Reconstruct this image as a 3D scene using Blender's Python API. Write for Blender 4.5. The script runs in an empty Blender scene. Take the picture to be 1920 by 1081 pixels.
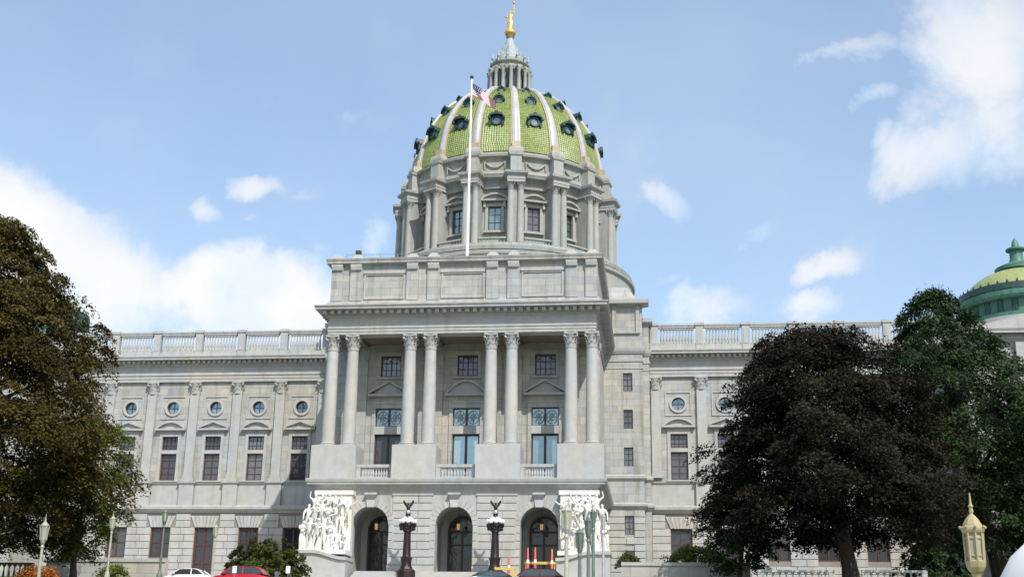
import bpy, bmesh, math, random
import numpy as np
from mathutils import Vector, Matrix
random.seed(7)
RNG = np.random.default_rng(11)
PI = math.pi
scene = bpy.context.scene
COL = scene.collection

# ------------------------------------------------------------------ camera
cam_d = bpy.data.cameras.new('camera')
cam = bpy.data.objects.new('camera', cam_d)
COL.objects.link(cam)
_r = Vector((0.99326603, 0.11486446, 0.01512465))
_u = Vector((0.01900786, -0.29034325, 0.95673376))
_f = Vector((-0.11428605, 0.95000366, 0.29057142))
CAMPOS = Vector((19.5554, -120.0, -8.1))
M = Matrix(((_r.x, _u.x, -_f.x, CAMPOS.x), (_r.y, _u.y, -_f.y, CAMPOS.y), (_r.z, _u.z, -_f.z, CAMPOS.z), (0, 0, 0, 1)))
cam.matrix_world = M
cam_d.sensor_fit = 'HORIZONTAL'
cam_d.sensor_width = 36.0
cam_d.lens = 43.255
cam_d.clip_start = 0.2
cam_d.clip_end = 6000
scene.camera = cam

# ------------------------------------------------------------------ sky, sun, exposure
SUN_TO = Vector((0.60, -1.0, 1.36)).normalized()
SUN_EL = math.asin(SUN_TO.z)
world = bpy.data.worlds.new('World')
scene.world = world
world.use_nodes = True
wn = world.node_tree.nodes
wl = world.node_tree.links
wn.clear()


def wnode(t, **k):
    n = wn.new(t)
    for a, b in k.items():
        setattr(n, a, b)
    return n


def wmath(op, a, b=None, clamp=False):
    n = wnode('ShaderNodeMath', operation=op, use_clamp=clamp)
    for i, v in enumerate((a, b)):
        if v is None:
            continue
        if isinstance(v, (int, float)):
            n.inputs[i].default_value = v
        else:
            wl.new(v, n.inputs[i])
    return n.outputs[0]


sky = wnode('ShaderNodeTexSky', sky_type='NISHITA', sun_disc=False)
sky.sun_elevation = SUN_EL
sky.sun_rotation = math.atan2(SUN_TO.x, SUN_TO.y)
sky.altitude = 100
sky.air_density = 1.1
sky.dust_density = 1.6
sky.ozone_density = 1.2
tc = wnode('ShaderNodeTexCoord')
n1 = wnode('ShaderNodeTexNoise')
n1.inputs['Scale'].default_value = 10.0
n1.inputs['Detail'].default_value = 13.0
n1.inputs['Roughness'].default_value = 0.62
n1.inputs['Distortion'].default_value = 0.25
wl.new(tc.outputs['Generated'], n1.inputs['Vector'])
n2 = wnode('ShaderNodeTexNoise')
n2.inputs['Scale'].default_value = 3.4
n2.inputs['Detail'].default_value = 5.0
n2.inputs['Roughness'].default_value = 0.55
wl.new(tc.outputs['Generated'], n2.inputs['Vector'])


def pix_dir(x, y):
    d = _f + _r * ((x - 960) / 2306.93) - _u * ((y - 540.5) / 2306.93)
    return d.normalized()


# clouds, each a soft ellipse on the sky: centre, half sizes (degrees-like units), tilt, weight
CLOUDS = [(-60, 460, 320, 190, 0, 1.25), (180, 500, 330, 130, 25, 1.05), (445, 560, 300, 125, 0, 1.25), (330, 640, 420, 80, 0, 0.8),
          (485, 345, 80, 42, 0, 0.80), (565, 362, 52, 28, 0, 0.62), (385, 395, 62, 36, 0, 0.74), (475, 412, 30, 20, 0, 0.55),
          (700, 445, 52, 42, 0, 0.82), (600, 470, 60, 44, 40, 0.60),
          (1850, 150, 215, 260, -20, 0.92), (1745, 290, 180, 95, -10, 0.86), (1890, 260, 150, 130, 0, 0.80), (1960, 40, 200, 120, 0, 0.72), (1600, 100, 130, 46, 0, 0.82), (1640, 190, 70, 30, -10, 0.80),
          (1655, 265, 56, 44, 0, 0.80), (1240, 375, 100, 48, 30, 0.84), (1385, 420, 95, 42, -30, 0.86), (1555, 500, 110, 50, -20, 0.84),
          (1310, 570, 150, 72, 0, 0.90), (1510, 585, 110, 50, 0, 0.86), (1235, 520, 80, 26, 0, 0.72), (700, 205, 110, 40, 20, 0.42), (1760, 20, 100, 40, 0, 0.7)]
acc = None
wv = wnode('ShaderNodeVectorMath', operation='SUBTRACT')
wl.new(n1.outputs['Color'], wv.inputs[0])
wv.inputs[1].default_value = (0.5, 0.5, 0.5)
wsc = wnode('ShaderNodeVectorMath', operation='SCALE')
wl.new(wv.outputs[0], wsc.inputs[0])
wsc.inputs['Scale'].default_value = 0.085
wadd = wnode('ShaderNodeVectorMath', operation='ADD')
wl.new(tc.outputs['Generated'], wadd.inputs[0])
wl.new(wsc.outputs[0], wadd.inputs[1])


def cloud(d, rx, ry, tilt, wgt):
    global acc
    side = Vector((d.y, -d.x, 0)).normalized()
    up = side.cross(d).normalized()
    t = math.radians(tilt)
    a = (side * math.cos(t) - up * math.sin(t)) / rx
    b = (side * math.sin(t) + up * math.cos(t)) / ry
    o = []
    for v in (a, b):
        q = wnode('ShaderNodeVectorMath', operation='DOT_PRODUCT')
        wl.new(wadd.outputs[0], q.inputs[0])
        q.inputs[1].default_value = v
        o.append(wmath('MULTIPLY', q.outputs['Value'], q.outputs['Value']))
    e = wmath('SUBTRACT', 1.0, wmath('ADD', o[0], o[1]), True)
    e = wmath('MULTIPLY', wmath('POWER', e, 0.8), wgt)
    acc = e if acc is None else wmath('MAXIMUM', acc, e)


for (x, y, rx, ry, t, w) in CLOUDS:
    cloud(pix_dir(x, y), rx / 2306.93, ry / 2306.93, t, w)
rc = random.Random(5)
for i in range(26):      # the same kind of broken cumulus all round the rest of the sky
    az = math.radians(40 + i * 11.0 + rc.uniform(-4, 4))
    el = math.radians(rc.choice((9, 13, 18, 26, 36, 48)) + rc.uniform(-3, 3))
    d = Vector((math.sin(az) * math.cos(el), math.cos(az) * math.cos(el), math.sin(el)))
    rx = rc.uniform(0.06, 0.15)
    cloud(d, rx, rx * rc.uniform(0.35, 0.6), rc.uniform(-20, 20), rc.uniform(0.6, 1.1))
dens = wmath('ADD', acc, wmath('MULTIPLY', wmath('SUBTRACT', n1.outputs['Fac'], 0.5), 1.5))
dens = wmath('MULTIPLY', dens, wmath('GREATER_THAN', acc, 0.001))
mr = wnode('ShaderNodeMapRange', interpolation_type='SMOOTHSTEP')
wl.new(dens, mr.inputs['Value'])
mr.inputs['From Min'].default_value = 0.18
mr.inputs['From Max'].default_value = 0.98
thick = wmath('ADD', wmath('MULTIPLY', acc, 0.60), 0.30, True)
veil = wmath('ADD', wmath('MULTIPLY', wmath('SUBTRACT', n2.outputs['Fac'], 0.38, True), 0.55), 0.19)     # thin summer haze over the whole sky
mask = wmath('MAXIMUM', wmath('MULTIPLY', mr.outputs[0], thick), veil)
n3 = wnode('ShaderNodeTexNoise')
n3.inputs['Scale'].default_value = 14.0
n3.inputs['Detail'].default_value = 8.0
wl.new(wadd.outputs[0], n3.inputs['Vector'])
ccol = wnode('ShaderNodeMix', data_type='RGBA')
ccol.inputs['A'].default_value = (3.35, 4.20, 5.15, 1)
ccol.inputs['B'].default_value = (4.85, 4.85, 4.85, 1)
cf = wnode('ShaderNodeMapRange')
wl.new(wmath('ADD', wmath('MULTIPLY', mr.outputs[0], 0.7), wmath('MULTIPLY', wmath('SUBTRACT', n3.outputs['Fac'], 0.5), 1.6)), cf.inputs['Value'])
cf.inputs['From Min'].default_value = 0.15
cf.inputs['From Max'].default_value = 0.75
wl.new(cf.outputs[0], ccol.inputs['Factor'])
mixc = wnode('ShaderNodeMix', data_type='RGBA')
wl.new(mask, mixc.inputs['Factor'])
wl.new(sky.outputs[0], mixc.inputs['A'])
wl.new(ccol.outputs['Result'], mixc.inputs['B'])
bg = wnode('ShaderNodeBackground')
wl.new(mixc.outputs['Result'], bg.inputs['Color'])
bg.inputs['Strength'].default_value = 0.15
wo = wnode('ShaderNodeOutputWorld')
wl.new(bg.outputs[0], wo.inputs['Surface'])

sun_d = bpy.data.lights.new('sun', 'SUN')
sun_d.energy = 3.5
sun_d.angle = math.radians(0.53)
sun_d.color = (1.0, 0.95, 0.865)
sun = bpy.data.objects.new('sun', sun_d)
COL.objects.link(sun)
sun.rotation_euler = SUN_TO.to_track_quat('Z', 'Y').to_euler()
sun.location = (60, -100, 120)

scene.view_settings.view_transform = 'Standard'
scene.view_settings.look = 'None'
scene.view_settings.gamma = 1.0
scene.view_settings.use_curve_mapping = False
scene.view_settings.exposure = 0.47


# ------------------------------------------------------------------ materials
def new_mat(name):
    m = bpy.data.materials.new(name)
    m.use_nodes = True
    nt = m.node_tree
    for n in list(nt.nodes):
        if n.type not in ('BSDF_PRINCIPLED', 'OUTPUT_MATERIAL'):
            nt.nodes.remove(n)
    b = next(n for n in nt.nodes if n.type == 'BSDF_PRINCIPLED')
    return m, nt, b


def nd(nt, t, **k):
    n = nt.nodes.new(t)
    for a, v in k.items():
        setattr(n, a, v)
    return n


def mth(nt, op, a, b=None, clamp=False):
    n = nd(nt, 'ShaderNodeMath', operation=op, use_clamp=clamp)
    for i, v in enumerate((a, b)):
        if v is None:
            continue
        if isinstance(v, (int, float)):
            n.inputs[i].default_value = v
        else:
            nt.links.new(v, n.inputs[i])
    return n.outputs[0]


def mixrgb(nt, fac, a, b, mode='MIX'):
    n = nd(nt, 'ShaderNodeMix', data_type='RGBA', blend_type=mode)
    for key, v in (('Factor', fac), ('A', a), ('B', b)):
        if isinstance(v, (int, float)):
            n.inputs[key].default_value = v
        elif isinstance(v, tuple):
            n.inputs[key].default_value = (*v, 1) if len(v) == 3 else v
        else:
            nt.links.new(v, n.inputs[key])
    return n.outputs['Result']


def noise(nt, vec, scale, detail=4, rough=0.55, stretch=None):
    if stretch:
        mp = nd(nt, 'ShaderNodeMapping')
        nt.links.new(vec, mp.inputs['Vector'])
        mp.inputs['Scale'].default_value = stretch
        vec = mp.outputs[0]
    n = nd(nt, 'ShaderNodeTexNoise')
    n.inputs['Scale'].default_value = scale
    n.inputs['Detail'].default_value = detail
    n.inputs['Roughness'].default_value = rough
    nt.links.new(vec, n.inputs['Vector'])
    return n.outputs['Fac']


def rng(nt, v, a, b, c=0.0, d=1.0):
    n = nd(nt, 'ShaderNodeMapRange')
    nt.links.new(v, n.inputs['Value'])
    for k, x in zip(('From Min', 'From Max', 'To Min', 'To Max'), (a, b, c, d)):
        n.inputs[k].default_value = x
    return n.outputs[0]


def stone(name, col, bricks=None, stain=0.35, rough=0.85, dirt=(0.30, 0.27, 0.22), per_object=0.0, warm=(1.05, 1.0, 0.92), joint=0.62):
    m, nt, b = new_mat(name)
    geo = nd(nt, 'ShaderNodeNewGeometry')
    pos = geo.outputs['Position']
    big = noise(nt, pos, 0.16, 3)
    mid = noise(nt, pos, 1.1, 5)
    fine = noise(nt, pos, 9.0, 4, 0.7)
    streak = noise(nt, pos, 1.0, 5, 0.6, (1.3, 1.3, 0.10))
    c = mixrgb(nt, rng(nt, big, 0.35, 0.65), tuple(v * w for v, w in zip(col, (0.95, 0.98, 1.02))), tuple(v * w for v, w in zip(col, warm)))
    k = rng(nt, mid, 0.3, 0.7, 0.90, 1.07)
    c = mixrgb(nt, 1.0, c, k, 'MULTIPLY')
    k = rng(nt, fine, 0.3, 0.7, 0.93, 1.06)
    c = mixrgb(nt, 1.0, c, k, 'MULTIPLY')
    s = mth(nt, 'MULTIPLY', rng(nt, streak, 0.50, 0.68), stain * 1.25, True)
    c = mixrgb(nt, s, c, tuple(v * d for v, d in zip(col, (dirt[0] * 2, dirt[1] * 2, dirt[2] * 2))))
    hgt = fine
    if bricks:
        sep = nd(nt, 'ShaderNodeSeparateXYZ')
        nt.links.new(pos, sep.inputs[0])
        cmb = nd(nt, 'ShaderNodeCombineXYZ')
        nt.links.new(mth(nt, 'ADD', sep.outputs['X'], sep.outputs['Y']), cmb.inputs['X'])
        nt.links.new(sep.outputs['Z'], cmb.inputs['Y'])
        bt = nd(nt, 'ShaderNodeTexBrick')
        nt.links.new(cmb.outputs[0], bt.inputs['Vector'])
        bt.inputs['Scale'].default_value = 1.0
        bt.inputs['Brick Width'].default_value = bricks[0]
        bt.inputs['Row Height'].default_value = bricks[1]
        bt.inputs['Mortar Size'].default_value = 0.022
        bt.inputs['Mortar Smooth'].default_value = 0.3
        bt.inputs['Bias'].default_value = 0.0
        bt.inputs['Color1'].default_value = (0.83, 0.85, 0.87, 1)
        bt.inputs['Color2'].default_value = (1.06, 1.03, 0.98, 1)
        bt.inputs['Mortar'].default_value = (joint, joint, joint, 1)
        c = mixrgb(nt, 1.0, c, bt.outputs['Color'], 'MULTIPLY')
        hgt = mth(nt, 'ADD', mth(nt, 'MULTIPLY', fine, 0.3), mth(nt, 'SUBTRACT', 1.0, bt.outputs['Fac']))
    if per_object:
        oi = nd(nt, 'ShaderNodeObjectInfo')
        c = mixrgb(nt, 1.0, c, rng(nt, oi.outputs['Random'], 0, 1, 1 - per_object, 1 + per_object), 'MULTIPLY')
    nt.links.new(c, b.inputs['Base Color'])
    b.inputs['Roughness'].default_value = rough
    bp = nd(nt, 'ShaderNodeBump')
    bp.inputs['Strength'].default_value = 0.35
    bp.inputs['Distance'].default_value = 0.04
    nt.links.new(hgt, bp.inputs['Height'])
    nt.links.new(bp.outputs[0], b.inputs['Normal'])
    return m


def plain(name, col, rough=0.6, metal=0.0, var=0.12, scale=3.0, per_object=0.0, spec=None, emit=None):
    m, nt, b = new_mat(name)
    geo = nd(nt, 'ShaderNodeNewGeometry')
    f = noise(nt, geo.outputs['Position'], scale, 5, 0.6)
    c = mixrgb(nt, rng(nt, f, 0.3, 0.7), tuple(v * (1 - var) for v in col), tuple(min(1, v * (1 + var)) for v in col))
    if per_object:
        oi = nd(nt, 'ShaderNodeObjectInfo')
        c = mixrgb(nt, 1.0, c, rng(nt, oi.outputs['Random'], 0, 1, 1 - per_object, 1 + per_object), 'MULTIPLY')
    nt.links.new(c, b.inputs['Base Color'])
    b.inputs['Metallic'].default_value = metal
    nt.links.new(rng(nt, f, 0.2, 0.8, max(0.02, rough - 0.08), min(1, rough + 0.08)), b.inputs['Roughness'])
    if spec is not None:
        b.inputs['Specular IOR Level'].default_value = spec
    if emit:
        b.inputs['Emission Color'].default_value = (*emit[0], 1)
        b.inputs['Emission Strength'].default_value = emit[1]
    return m


def glass(name, col, metal=0.35, rough=0.06):
    m, nt, b = new_mat(name)
    geo = nd(nt, 'ShaderNodeNewGeometry')
    f = noise(nt, geo.outputs['Position'], 1.1, 3)
    oi = nd(nt, 'ShaderNodeObjectInfo')
    c = mixrgb(nt, rng(nt, oi.outputs['Random'], 0, 1), tuple(v * 0.45 for v in col), tuple(v * 1.35 for v in col))
    nt.links.new(c, b.inputs['Base Color'])
    b.inputs['Metallic'].default_value = metal
    b.inputs['Roughness'].default_value = rough
    bp = nd(nt, 'ShaderNodeBump')
    bp.inputs['Strength'].default_value = 0.16
    bp.inputs['Distance'].default_value = 0.3
    nt.links.new(f, bp.inputs['Height'])
    nt.links.new(bp.outputs[0], b.inputs['Normal'])
    return m


def leafmat(name, c1, c2, trans=0.25):
    m, nt, b = new_mat(name)
    at = nd(nt, 'ShaderNodeAttribute', attribute_name='tint')
    geo = nd(nt, 'ShaderNodeNewGeometry')
    f = noise(nt, geo.outputs['Position'], 0.35, 4)
    k = mth(nt, 'ADD', mth(nt, 'MULTIPLY', at.outputs['Fac'], 0.55), mth(nt, 'MULTIPLY', rng(nt, f, 0.3, 0.7), 0.45), True)
    c = mixrgb(nt, k, c1, c2)
    nt.links.new(c, b.inputs['Base Color'])
    b.inputs['Roughness'].default_value = 0.55
    b.inputs['Specular IOR Level'].default_value = 0.10
    tr = nd(nt, 'ShaderNodeBsdfTranslucent')
    nt.links.new(c, tr.inputs['Color'])
    mx = nd(nt, 'ShaderNodeMixShader')
    mx.inputs[0].default_value = trans
    nt.links.new(b.outputs[0], mx.inputs[1])
    nt.links.new(tr.outputs[0], mx.inputs[2])
    out = next(n for n in nt.nodes if n.type == 'OUTPUT_MATERIAL')
    nt.links.new(mx.outputs[0], out.inputs['Surface'])
    return m


GRAN = (0.392, 0.40, 0.392)
MAT = dict(
    wall=stone('granite_ashlar', GRAN, (1.9, 0.76), 0.55),
    plain=stone('granite_dressed', GRAN, None, 0.34),
    trim=stone('granite_trim', (0.40, 0.408, 0.402), None, 0.30),
    column=stone('granite_column', (0.405, 0.412, 0.405), None, 0.16),
    rust=stone('granite_rusticated', (0.405, 0.41, 0.398), None, 0.30, per_object=0.07),
    joint=stone('granite_joint', (0.24, 0.23, 0.21), None, 0.2),
    drum=stone('granite_drum', (0.30, 0.315, 0.305), None, 0.5),
    drumcol=stone('granite_drum_column', (0.345, 0.357, 0.345), None, 0.3),
    marble=stone('white_marble', (0.68, 0.675, 0.655), None, 0.12, 0.6),
    loggia=stone('granite_loggia', (0.42, 0.415, 0.392), (1.5, 0.9), 0.35),
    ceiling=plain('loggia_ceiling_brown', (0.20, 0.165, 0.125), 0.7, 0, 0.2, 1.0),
    dark=plain('dark_interior', (0.03, 0.028, 0.026), 0.7),
    frame=plain('window_frame_bronze', (0.045, 0.032, 0.028), 0.5),
    redframe=plain('window_frame_red_brown', (0.085, 0.032, 0.026), 0.5),
    pane=glass('window_pane_grey', (0.15, 0.15, 0.165), 0.30),
    bluepane=glass('window_pane_reflecting', (0.27, 0.36, 0.39), 0.55, 0.04),
    dormpane=glass('dormer_pane', (0.20, 0.27, 0.28), 0.45),
    darkpane=glass('window_pane_dark', (0.06, 0.065, 0.07), 0.12),
    grille=plain('grille_pale_bronze', (0.30, 0.34, 0.34), 0.5),
    copper=plain('copper_green', (0.055, 0.16, 0.12), 0.55, 0.0, 0.3, 1.5),
    darkcopper=plain('copper_dark', (0.018, 0.055, 0.050), 0.5, 0.0, 0.4, 2.0),
    rib=plain('glazed_white_rib', (0.40, 0.405, 0.44), 0.4, 0, 0.15, 0.8),
    spire=plain('lead_grey_spire', (0.30, 0.345, 0.35), 0.6, 0, 0.25, 1.5),
    goldrib=plain('gilded_edge', (0.42, 0.34, 0.24), 0.45),
    gold=plain('gold_leaf', (0.80, 0.47, 0.12), 0.42, 0.65),
    bronze=plain('bronze_dark', (0.026, 0.016, 0.016), 0.45, 0.35, 0.3),
    globe=plain('opal_globe', (0.85, 0.85, 0.80), 0.25),
    lampmetal=plain('painted_iron_sage', (0.33, 0.335, 0.27), 0.5, 0.0, 0.2),
    lampglass=plain('frosted_lamp_glass', (0.34, 0.34, 0.25), 0.3),
    lampcream=plain('painted_iron_cream', (0.36, 0.30, 0.165), 0.5, 0.0, 0.2),
    lampdark=plain('painted_iron_green', (0.11, 0.14, 0.12), 0.5, 0.0, 0.2),
    amber=plain('lantern_amber_glass', (0.55, 0.28, 0.12), 0.4, emit=((1.0, 0.5, 0.2), 0.35)),
    lawn=plain('lawn', (0.06, 0.085, 0.03), 0.9, 0, 0.4, 0.8),
    paving=stone('paving', (0.45, 0.44, 0.41), None, 0.3),
    asphalt=plain('concrete_drive', (0.30, 0.30, 0.29), 0.9, 0, 0.2, 4.0),
    bark=plain('bark', (0.055, 0.043, 0.033), 0.9, 0, 0.4, 5.0),
    tyre=plain('tyre', (0.02, 0.02, 0.02), 0.8),
    rim=plain('alloy_rim', (0.5, 0.5, 0.52), 0.35, 0.8),
    carglass=glass('car_glass', (0.05, 0.06, 0.065), 0.25, 0.04),
    white=plain('white_paint', (0.78, 0.78, 0.77), 0.4, 0, 0.05),
    red=plain('red_car_paint', (0.45, 0.015, 0.03), 0.25, 0.1, 0.05),
    maroon=plain('maroon_car_paint', (0.09, 0.012, 0.02), 0.25, 0.1, 0.05),
    blue=plain('blue_car_paint', (0.03, 0.07, 0.10), 0.25, 0.2, 0.05),
    orange=plain('orange_plastic', (0.62, 0.15, 0.05), 0.5, 0, 0.08),
    pink=plain('red_orange_plastic', (0.55, 0.10, 0.08), 0.5, 0, 0.08),
    yellow=plain('yellow_barrier_paint', (0.52, 0.37, 0.06), 0.5, 0, 0.12),
    lamp_light=plain('tail_lamp_red', (0.4, 0.01, 0.01), 0.2),
    headlamp=plain('headlamp_clear', (0.6, 0.6, 0.6), 0.1),
    fabric=plain('white_fabric', (0.74, 0.73, 0.72), 0.8, 0, 0.05),
    shadewall=stone('terrace_stone', (0.42, 0.41, 0.38), (1.6, 1.1), 0.2),
    wingroof=plain('glazed_green_roof', (0.27, 0.30, 0.11), 0.4, 0, 0.2, 2.0),
    lead=plain('roof_grey', (0.26, 0.27, 0.27), 0.8),
)


def tile_mat():
    m, nt, b = new_mat('glazed_green_tile')
    at = nd(nt, 'ShaderNodeAttribute', attribute_name='tint')
    geo = nd(nt, 'ShaderNodeNewGeometry')
    f = noise(nt, geo.outputs['Position'], 0.5, 5)
    st_ = noise(nt, geo.outputs['Position'], 1.0, 4, 0.6, (0.9, 0.9, 0.12))
    k = mth(nt, 'ADD', mth(nt, 'MULTIPLY', at.outputs['Fac'], 0.5), mth(nt, 'MULTIPLY', rng(nt, st_, 0.3, 0.7), 0.5), True)
    c = mixrgb(nt, k, (0.165, 0.225, 0.055), (0.33, 0.39, 0.14))
    c = mixrgb(nt, mth(nt, 'MULTIPLY', rng(nt, f, 0.55, 0.75), 0.5, True), c, (0.20, 0.22, 0.10))
    nt.links.new(c, b.inputs['Base Color'])
    b.inputs['Roughness'].default_value = 0.42
    b.inputs['Specular IOR Level'].default_value = 0.5
    return m


MAT['tile'] = tile_mat()


# ------------------------------------------------------------------ mesh helpers
class MB:
    def __init__(s):
        s.v = []
        s.f = []
        s.m = []
        s.mi = 0

    def add(s, vs, fs):
        o = len(s.v)
        s.v.extend(vs)
        for f in fs:
            s.f.append([i + o for i in f])
            s.m.append(s.mi)
        return s

    def box(s, x0, x1, y0, y1, z0, z1):
        vs = [(x0, y0, z0), (x1, y0, z0), (x1, y1, z0), (x0, y1, z0), (x0, y0, z1), (x1, y0, z1), (x1, y1, z1), (x0, y1, z1)]
        return s.add(vs, [(0, 3, 2, 1), (4, 5, 6, 7), (0, 1, 5, 4), (1, 2, 6, 5), (2, 3, 7, 6), (3, 0, 4, 7)])

    def prism(s, poly, y0, y1):           # poly in x,z extruded along y
        n = len(poly)
        vs = [(x, y0, z) for x, z in poly] + [(x, y1, z) for x, z in poly]
        fs = [tuple(range(n)), tuple(range(2 * n - 1, n - 1, -1))]
        for i in range(n):
            j = (i + 1) % n
            fs.append((i, i + n, j + n, j))
        return s.add(vs, fs)

    def lathe(s, prof, n=24, cx=0, cy=0, a0=0.0, a1=2 * PI, cap=True, wob=None):
        full = abs(a1 - a0 - 2 * PI) < 1e-6
        cnt = n if full else n + 1
        vs = []
        for k, (r, z) in enumerate(prof):
            for i in range(cnt):
                a = a0 + (a1 - a0) * i / n
                rr = r * (wob(a, k) if wob else 1)
                vs.append((cx + rr * math.sin(a), cy - rr * math.cos(a), z))
        fs = []
        for k in range(len(prof) - 1):
            for i in range(n):
                j = (i + 1) % cnt
                fs.append((k * cnt + i, k * cnt + j, (k + 1) * cnt + j, (k + 1) * cnt + i))
        if cap and full:
            fs.append(tuple(range(cnt - 1, -1, -1)))
            t = (len(prof) - 1) * cnt
            fs.append(tuple(range(t, t + cnt)))
        return s.add(vs, fs)

    def sweep(s, prof, path, closed=False):
        """prof: (outward, z) list; path: x,y points, outward is to the right of travel"""
        P = [Vector((a, b)) for a, b in path]
        n = len(P)
        offs = []
        for i in range(n):
            ds = []
            if closed or i > 0:
                ds.append((P[i] - P[i - 1]).normalized())
            if closed or i < n - 1:
                ds.append((P[(i + 1) % n] - P[i]).normalized())
            ns = [Vector((d.y, -d.x)) for d in ds]
            if len(ns) == 1:
                offs.append(ns[0])
            else:
                b = (ns[0] + ns[1])
                b = b / max(1e-6, b.length_squared) * 2
                offs.append(b)
        m = len(prof)
        vs = []
        for i in range(n):
            for (o, z) in prof:
                q = P[i] + offs[i] * o
                vs.append((q.x, q.y, z))
        fs = []
        segs = n if closed else n - 1
        for i in range(segs):
            j = (i + 1) % n
            for k in range(m):
                l = (k + 1) % m
                fs.append((i * m + k, j * m + k, j * m + l, i * m + l))
        if not closed:
            fs.append(tuple(range(m)))
            fs.append(tuple(range((n - 1) * m + m - 1, (n - 1) * m - 1, -1)))
        return s.add(vs, fs)

    def tube(s, pts, rads, n=8):
        pts = [Vector(p) for p in pts]
        vs = []
        for i, p in enumerate(pts):
            d = (pts[min(i + 1, len(pts) - 1)] - pts[max(i - 1, 0)]).normalized()
            a = d.cross(Vector((0.31, 0.2, 0.93)))
            if a.length < 1e-3:
                a = d.cross(Vector((1, 0, 0)))
            a.normalize()
            b = d.cross(a)
            for k in range(n):
                t = 2 * PI * k / n
                vs.append(tuple(p + (a * math.cos(t) + b * math.sin(t)) * rads[i]))
        fs = []
        for i in range(len(pts) - 1):
            for k in range(n):
                l = (k + 1) % n
                fs.append((i * n + k, i * n + l, (i + 1) * n + l, (i + 1) * n + k))
        fs.append(tuple(range(n - 1, -1, -1)))
        fs.append(tuple(range((len(pts) - 1) * n, len(pts) * n)))
        return s.add(vs, fs)

    def ball(s, c, r, n=12, m=8, sz=1.0):
        prof = [(max(0.001, r * math.sin(PI * k / m)), c[2] - r * sz * math.cos(PI * k / m)) for k in range(m + 1)]
        return s.lathe(prof, n, c[0], c[1])

    def loft(s, rings, cap=True):
        n = len(rings[0])
        vs = [p for r in rings for p in r]
        fs = []
        for i in range(len(rings) - 1):
            for k in range(n):
                l = (k + 1) % n
                fs.append((i * n + k, i * n + l, (i + 1) * n + l, (i + 1) * n + k))
        if cap:
            fs.append(tuple(range(n - 1, -1, -1)))
            fs.append(tuple(range((len(rings) - 1) * n, len(rings) * n)))
        return s.add(vs, fs)

    def mesh(s, name, mats, smooth=False, ang=35):
        me = bpy.data.meshes.new(name)
        me.from_pydata([tuple(v) for v in s.v], [], s.f)
        if not isinstance(mats, (list, tuple)):
            mats = [mats]
        for m in mats:
            me.materials.append(MAT[m] if isinstance(m, str) else m)
        if len(mats) > 1:
            me.polygons.foreach_set('material_index', s.m)
        bm = bmesh.new()
        bm.from_mesh(me)
        bmesh.ops.recalc_face_normals(bm, faces=bm.faces)
        bm.to_mesh(me)
        bm.free()
        if smooth:
            me.polygons.foreach_set('use_smooth', [True] * len(me.polygons))
            me.set_sharp_from_angle(angle=math.radians(ang))
        me.update()
        return me

    def build(s, name, mats, parent=None, loc=(0, 0, 0), rz=0.0, smooth=False, ang=35):
        return inst(name, s.mesh(name, mats, smooth, ang), parent, loc, rz)


def inst(name, me, parent=None, loc=(0, 0, 0), rz=0.0, scale=None, rot=None):
    o = bpy.data.objects.new(name, me)
    COL.objects.link(o)
    o.location = loc
    o.rotation_euler = rot if rot else (0, 0, rz)
    if scale:
        o.scale = scale
    if parent is not None:
        o.parent = parent
    return o


def empty(name, loc=(0, 0, 0), rz=0.0):
    return inst(name, None, None, loc, rz)


def tag(o, label, cat, group=None):
    o['label'] = label
    o['category'] = cat
    if group:
        o['group'] = group
    return o


def kind(o, k='structure', label=None):
    o['kind'] = k
    if label:
        o['label'] = label
    return o


def copy_tree(o, parent=None):
    c = o.copy()
    COL.objects.link(c)
    c.parent = parent
    for ch in list(o.children):
        copy_tree(ch, c)
    return c


_stone_cache = {}


def stone_mesh(w, h, d=0.09, c=0.035):
    """one rusticated block: face towards -Y, origin at the lower left back"""
    key = (round(w, 2), round(h, 2), round(d, 3))
    if key not in _stone_cache:
        mb = MB()
        r = []
        for (y, i) in ((0.0, 0.0), (-d + c, 0.0), (-d, c)):
            r.append([(i, y, i), (w - i, y, i), (w - i, y, h - i), (i, y, h - i)])
        mb.loft(r)
        _stone_cache[key] = mb.mesh('stone', 'rust')
    return _stone_cache[key]


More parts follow.
